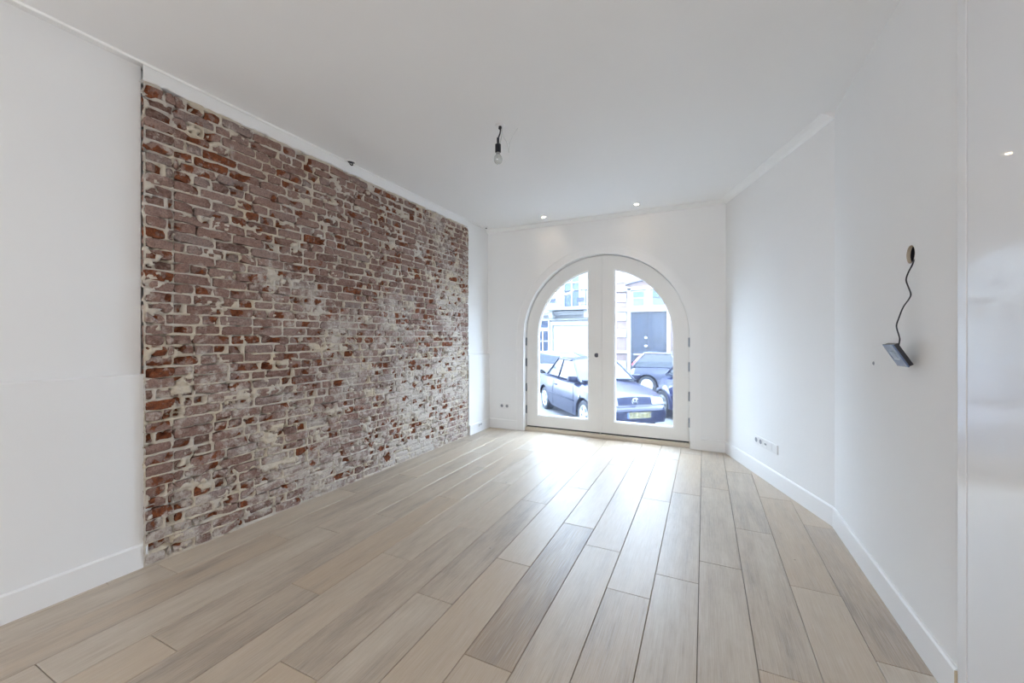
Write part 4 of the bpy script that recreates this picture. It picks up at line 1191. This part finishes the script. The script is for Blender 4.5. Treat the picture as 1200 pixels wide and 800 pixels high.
hbox('shutter_frame', -6.36, -4.35, 1.84, 2.00, 0, 0.12, M['stone_white'], lh)
sh = hbox('roller_shutter', -6.22, -4.45, -0.55, 1.84, 0, 0.03, M['shutter'], lh)
for k in range(16): hbox('slat', -6.21, -4.46, -0.50 + 0.146 * k, -0.50 + 0.146 * k + 0.134, 0.03, 0.045, M['shutter'], sh)
for x in (-6.36, -4.45): hbox('shutter_jamb', x, x + 0.10, GZ, 1.9, 0, 0.10, M['stone_white'], lh)
house_window(lh, -7.02, -6.47, 1.74, 2.05, 0.07, 0, (), 'window_dark')
house_window(lh, -7.02, -6.47, 0.45, 1.58, 0.07, 1, (1.12,), 'window_dark')
hbox('plinth', -16, -6.4, GZ, 0.1, 0, 0.06, M['stone_white'], lh)
house_window(lh, -9.6, -8.4, 0.6, 2.0, 0.08, 1, (1.5,), 'window_dark')
house_window(lh, -9.5, -8.7, 2.9, 4.75, 0.08, 1, (3.9,), 'window_pale')

rh = thing('townhouse', 'pale pink stone townhouse with dark blue double front door across the street', 'building', (0, 0, 0))
box_obj('wall', (-3.95, FY, GZ), (4.5, FY + 0.5, 6.0), M['pale_brick'], rh)
for z0, z1 in ((3.24, 3.42), (2.38, 2.52), (0.62, 0.72), (GZ, -0.1)):
    hbox('stone_band', -3.95, -2.92, z0, z1, 0, 0.07, M['stone_white'], rh); hbox('stone_band', -1.22, 4.5, z0, z1, 0, 0.07, M['stone_white'], rh)
hbox('quoin', -3.95, -3.60, GZ, 6.0, 0, 0.05, M['stucco'], rh)
for z in (-0.05, 1.30, 2.00, 2.80, 3.62):
    hbox('stone_block', -3.42, -2.98, z, z + 0.34, 0, 0.035, M['stone_white'], rh)
# stone surround, transom and the door
for x in (-2.92, -1.36): hbox('door_frame', x, x + 0.14, GZ, 3.36, 0, 0.10, M['stone_white'], rh)
hbox('door_frame', -2.92, -1.22, 2.36, 2.54, 0, 0.14, M['stone_white'], rh)
hbox('door_frame', -2.92, -1.22, 3.28, 3.40, 0, 0.10, M['stone_white'], rh)
hbox('door_frame', -2.16, -2.00, 2.54, 3.28, 0, 0.09, M['stone_white'], rh)
for x0, x1, nm in ((-2.78, -2.16, 'window_pale'), (-2.00, -1.36, 'window_pale')):
    w_ = hbox('window', x0, x1, 2.54, 3.28, 0, 0.02, M['stone_white'], rh); hbox('pane', x0 + 0.09, x1 - 0.09, 2.62, 3.20, 0.02, 0.03, M[nm], w_)
    hbox('glazing_bar', x0 + 0.09, x1 - 0.09, 2.92, 2.95, 0.03, 0.045, M['iron' if x0 > -2.1 else 'stone_white'], w_)
pts = [(-2.98 + 1.86 * i / 12, FY - 0.10, 3.50 + 0.16 * math.sin(math.pi * i / 12)) for i in range(13)]
tube_obj('arch_moulding', pts, 0.035, M['iron'], rh)
for x0, x1, kn in ((-2.78, -2.085, -2.17), (-2.075, -1.36, None)):
    d_ = hbox('front_door', x0, x1, -0.35, 2.36, 0, 0.04, M['blue_door'], rh)
    for z0, z1 in ((-0.25, 0.50), (0.62, 1.20), (1.32, 2.24)):
        bm = bmesh.new()
        ring_plate(bm, [(x0 + 0.09, z0), (x1 - 0.09, z0), (x1 - 0.09, z1), (x0 + 0.09, z1)], [(x0 + 0.15, z0 + 0.06), (x1 - 0.15, z0 + 0.06), (x1 - 0.15, z1 - 0.06), (x0 + 0.15, z1 - 0.06)], FY - 0.062, FY - 0.04)
        bm_obj('door_panel', bm, M['blue_door'], d_)
    if kn:
        for z in (1.27, 0.93):
            bm = bmesh.new(); lathe(bm, [(0.0, FY - 0.115), (0.045, FY - 0.105), (0.05, FY - 0.08), (0.02, FY - 0.04)], 14, 'Y', (kn, 0, z)); bm_obj('door_knob', bm, M['chrome'], d_, smooth=True)
        hbox('letter_plate', -2.66, -2.27, 0.53, 0.61, 0.04, 0.075, M['chrome'], d_, 0.01)
hbox('doorstep', -2.95, -1.20, GZ, -0.35, 0, 0.55, M['curb'], rh)
hbox('downpipe', -1.02, -0.92, 1.0, 6.0, 0.0, 0.1, M['stone_white'], rh)
hbox('wall_lamp', -1.10, -0.84, 0.86, 0.92, 0.0, 0.2, M['iron'], rh)
house_window(rh, -0.4, 0.8, 0.8, 3.1, 0.1, 1, (2.3,), 'window_dark')
structure(box_obj('pavement', (-30, 16.55, GZ - 0.2), (22, FY, GZ + 0.12), M['curb'], bevel=0.02))
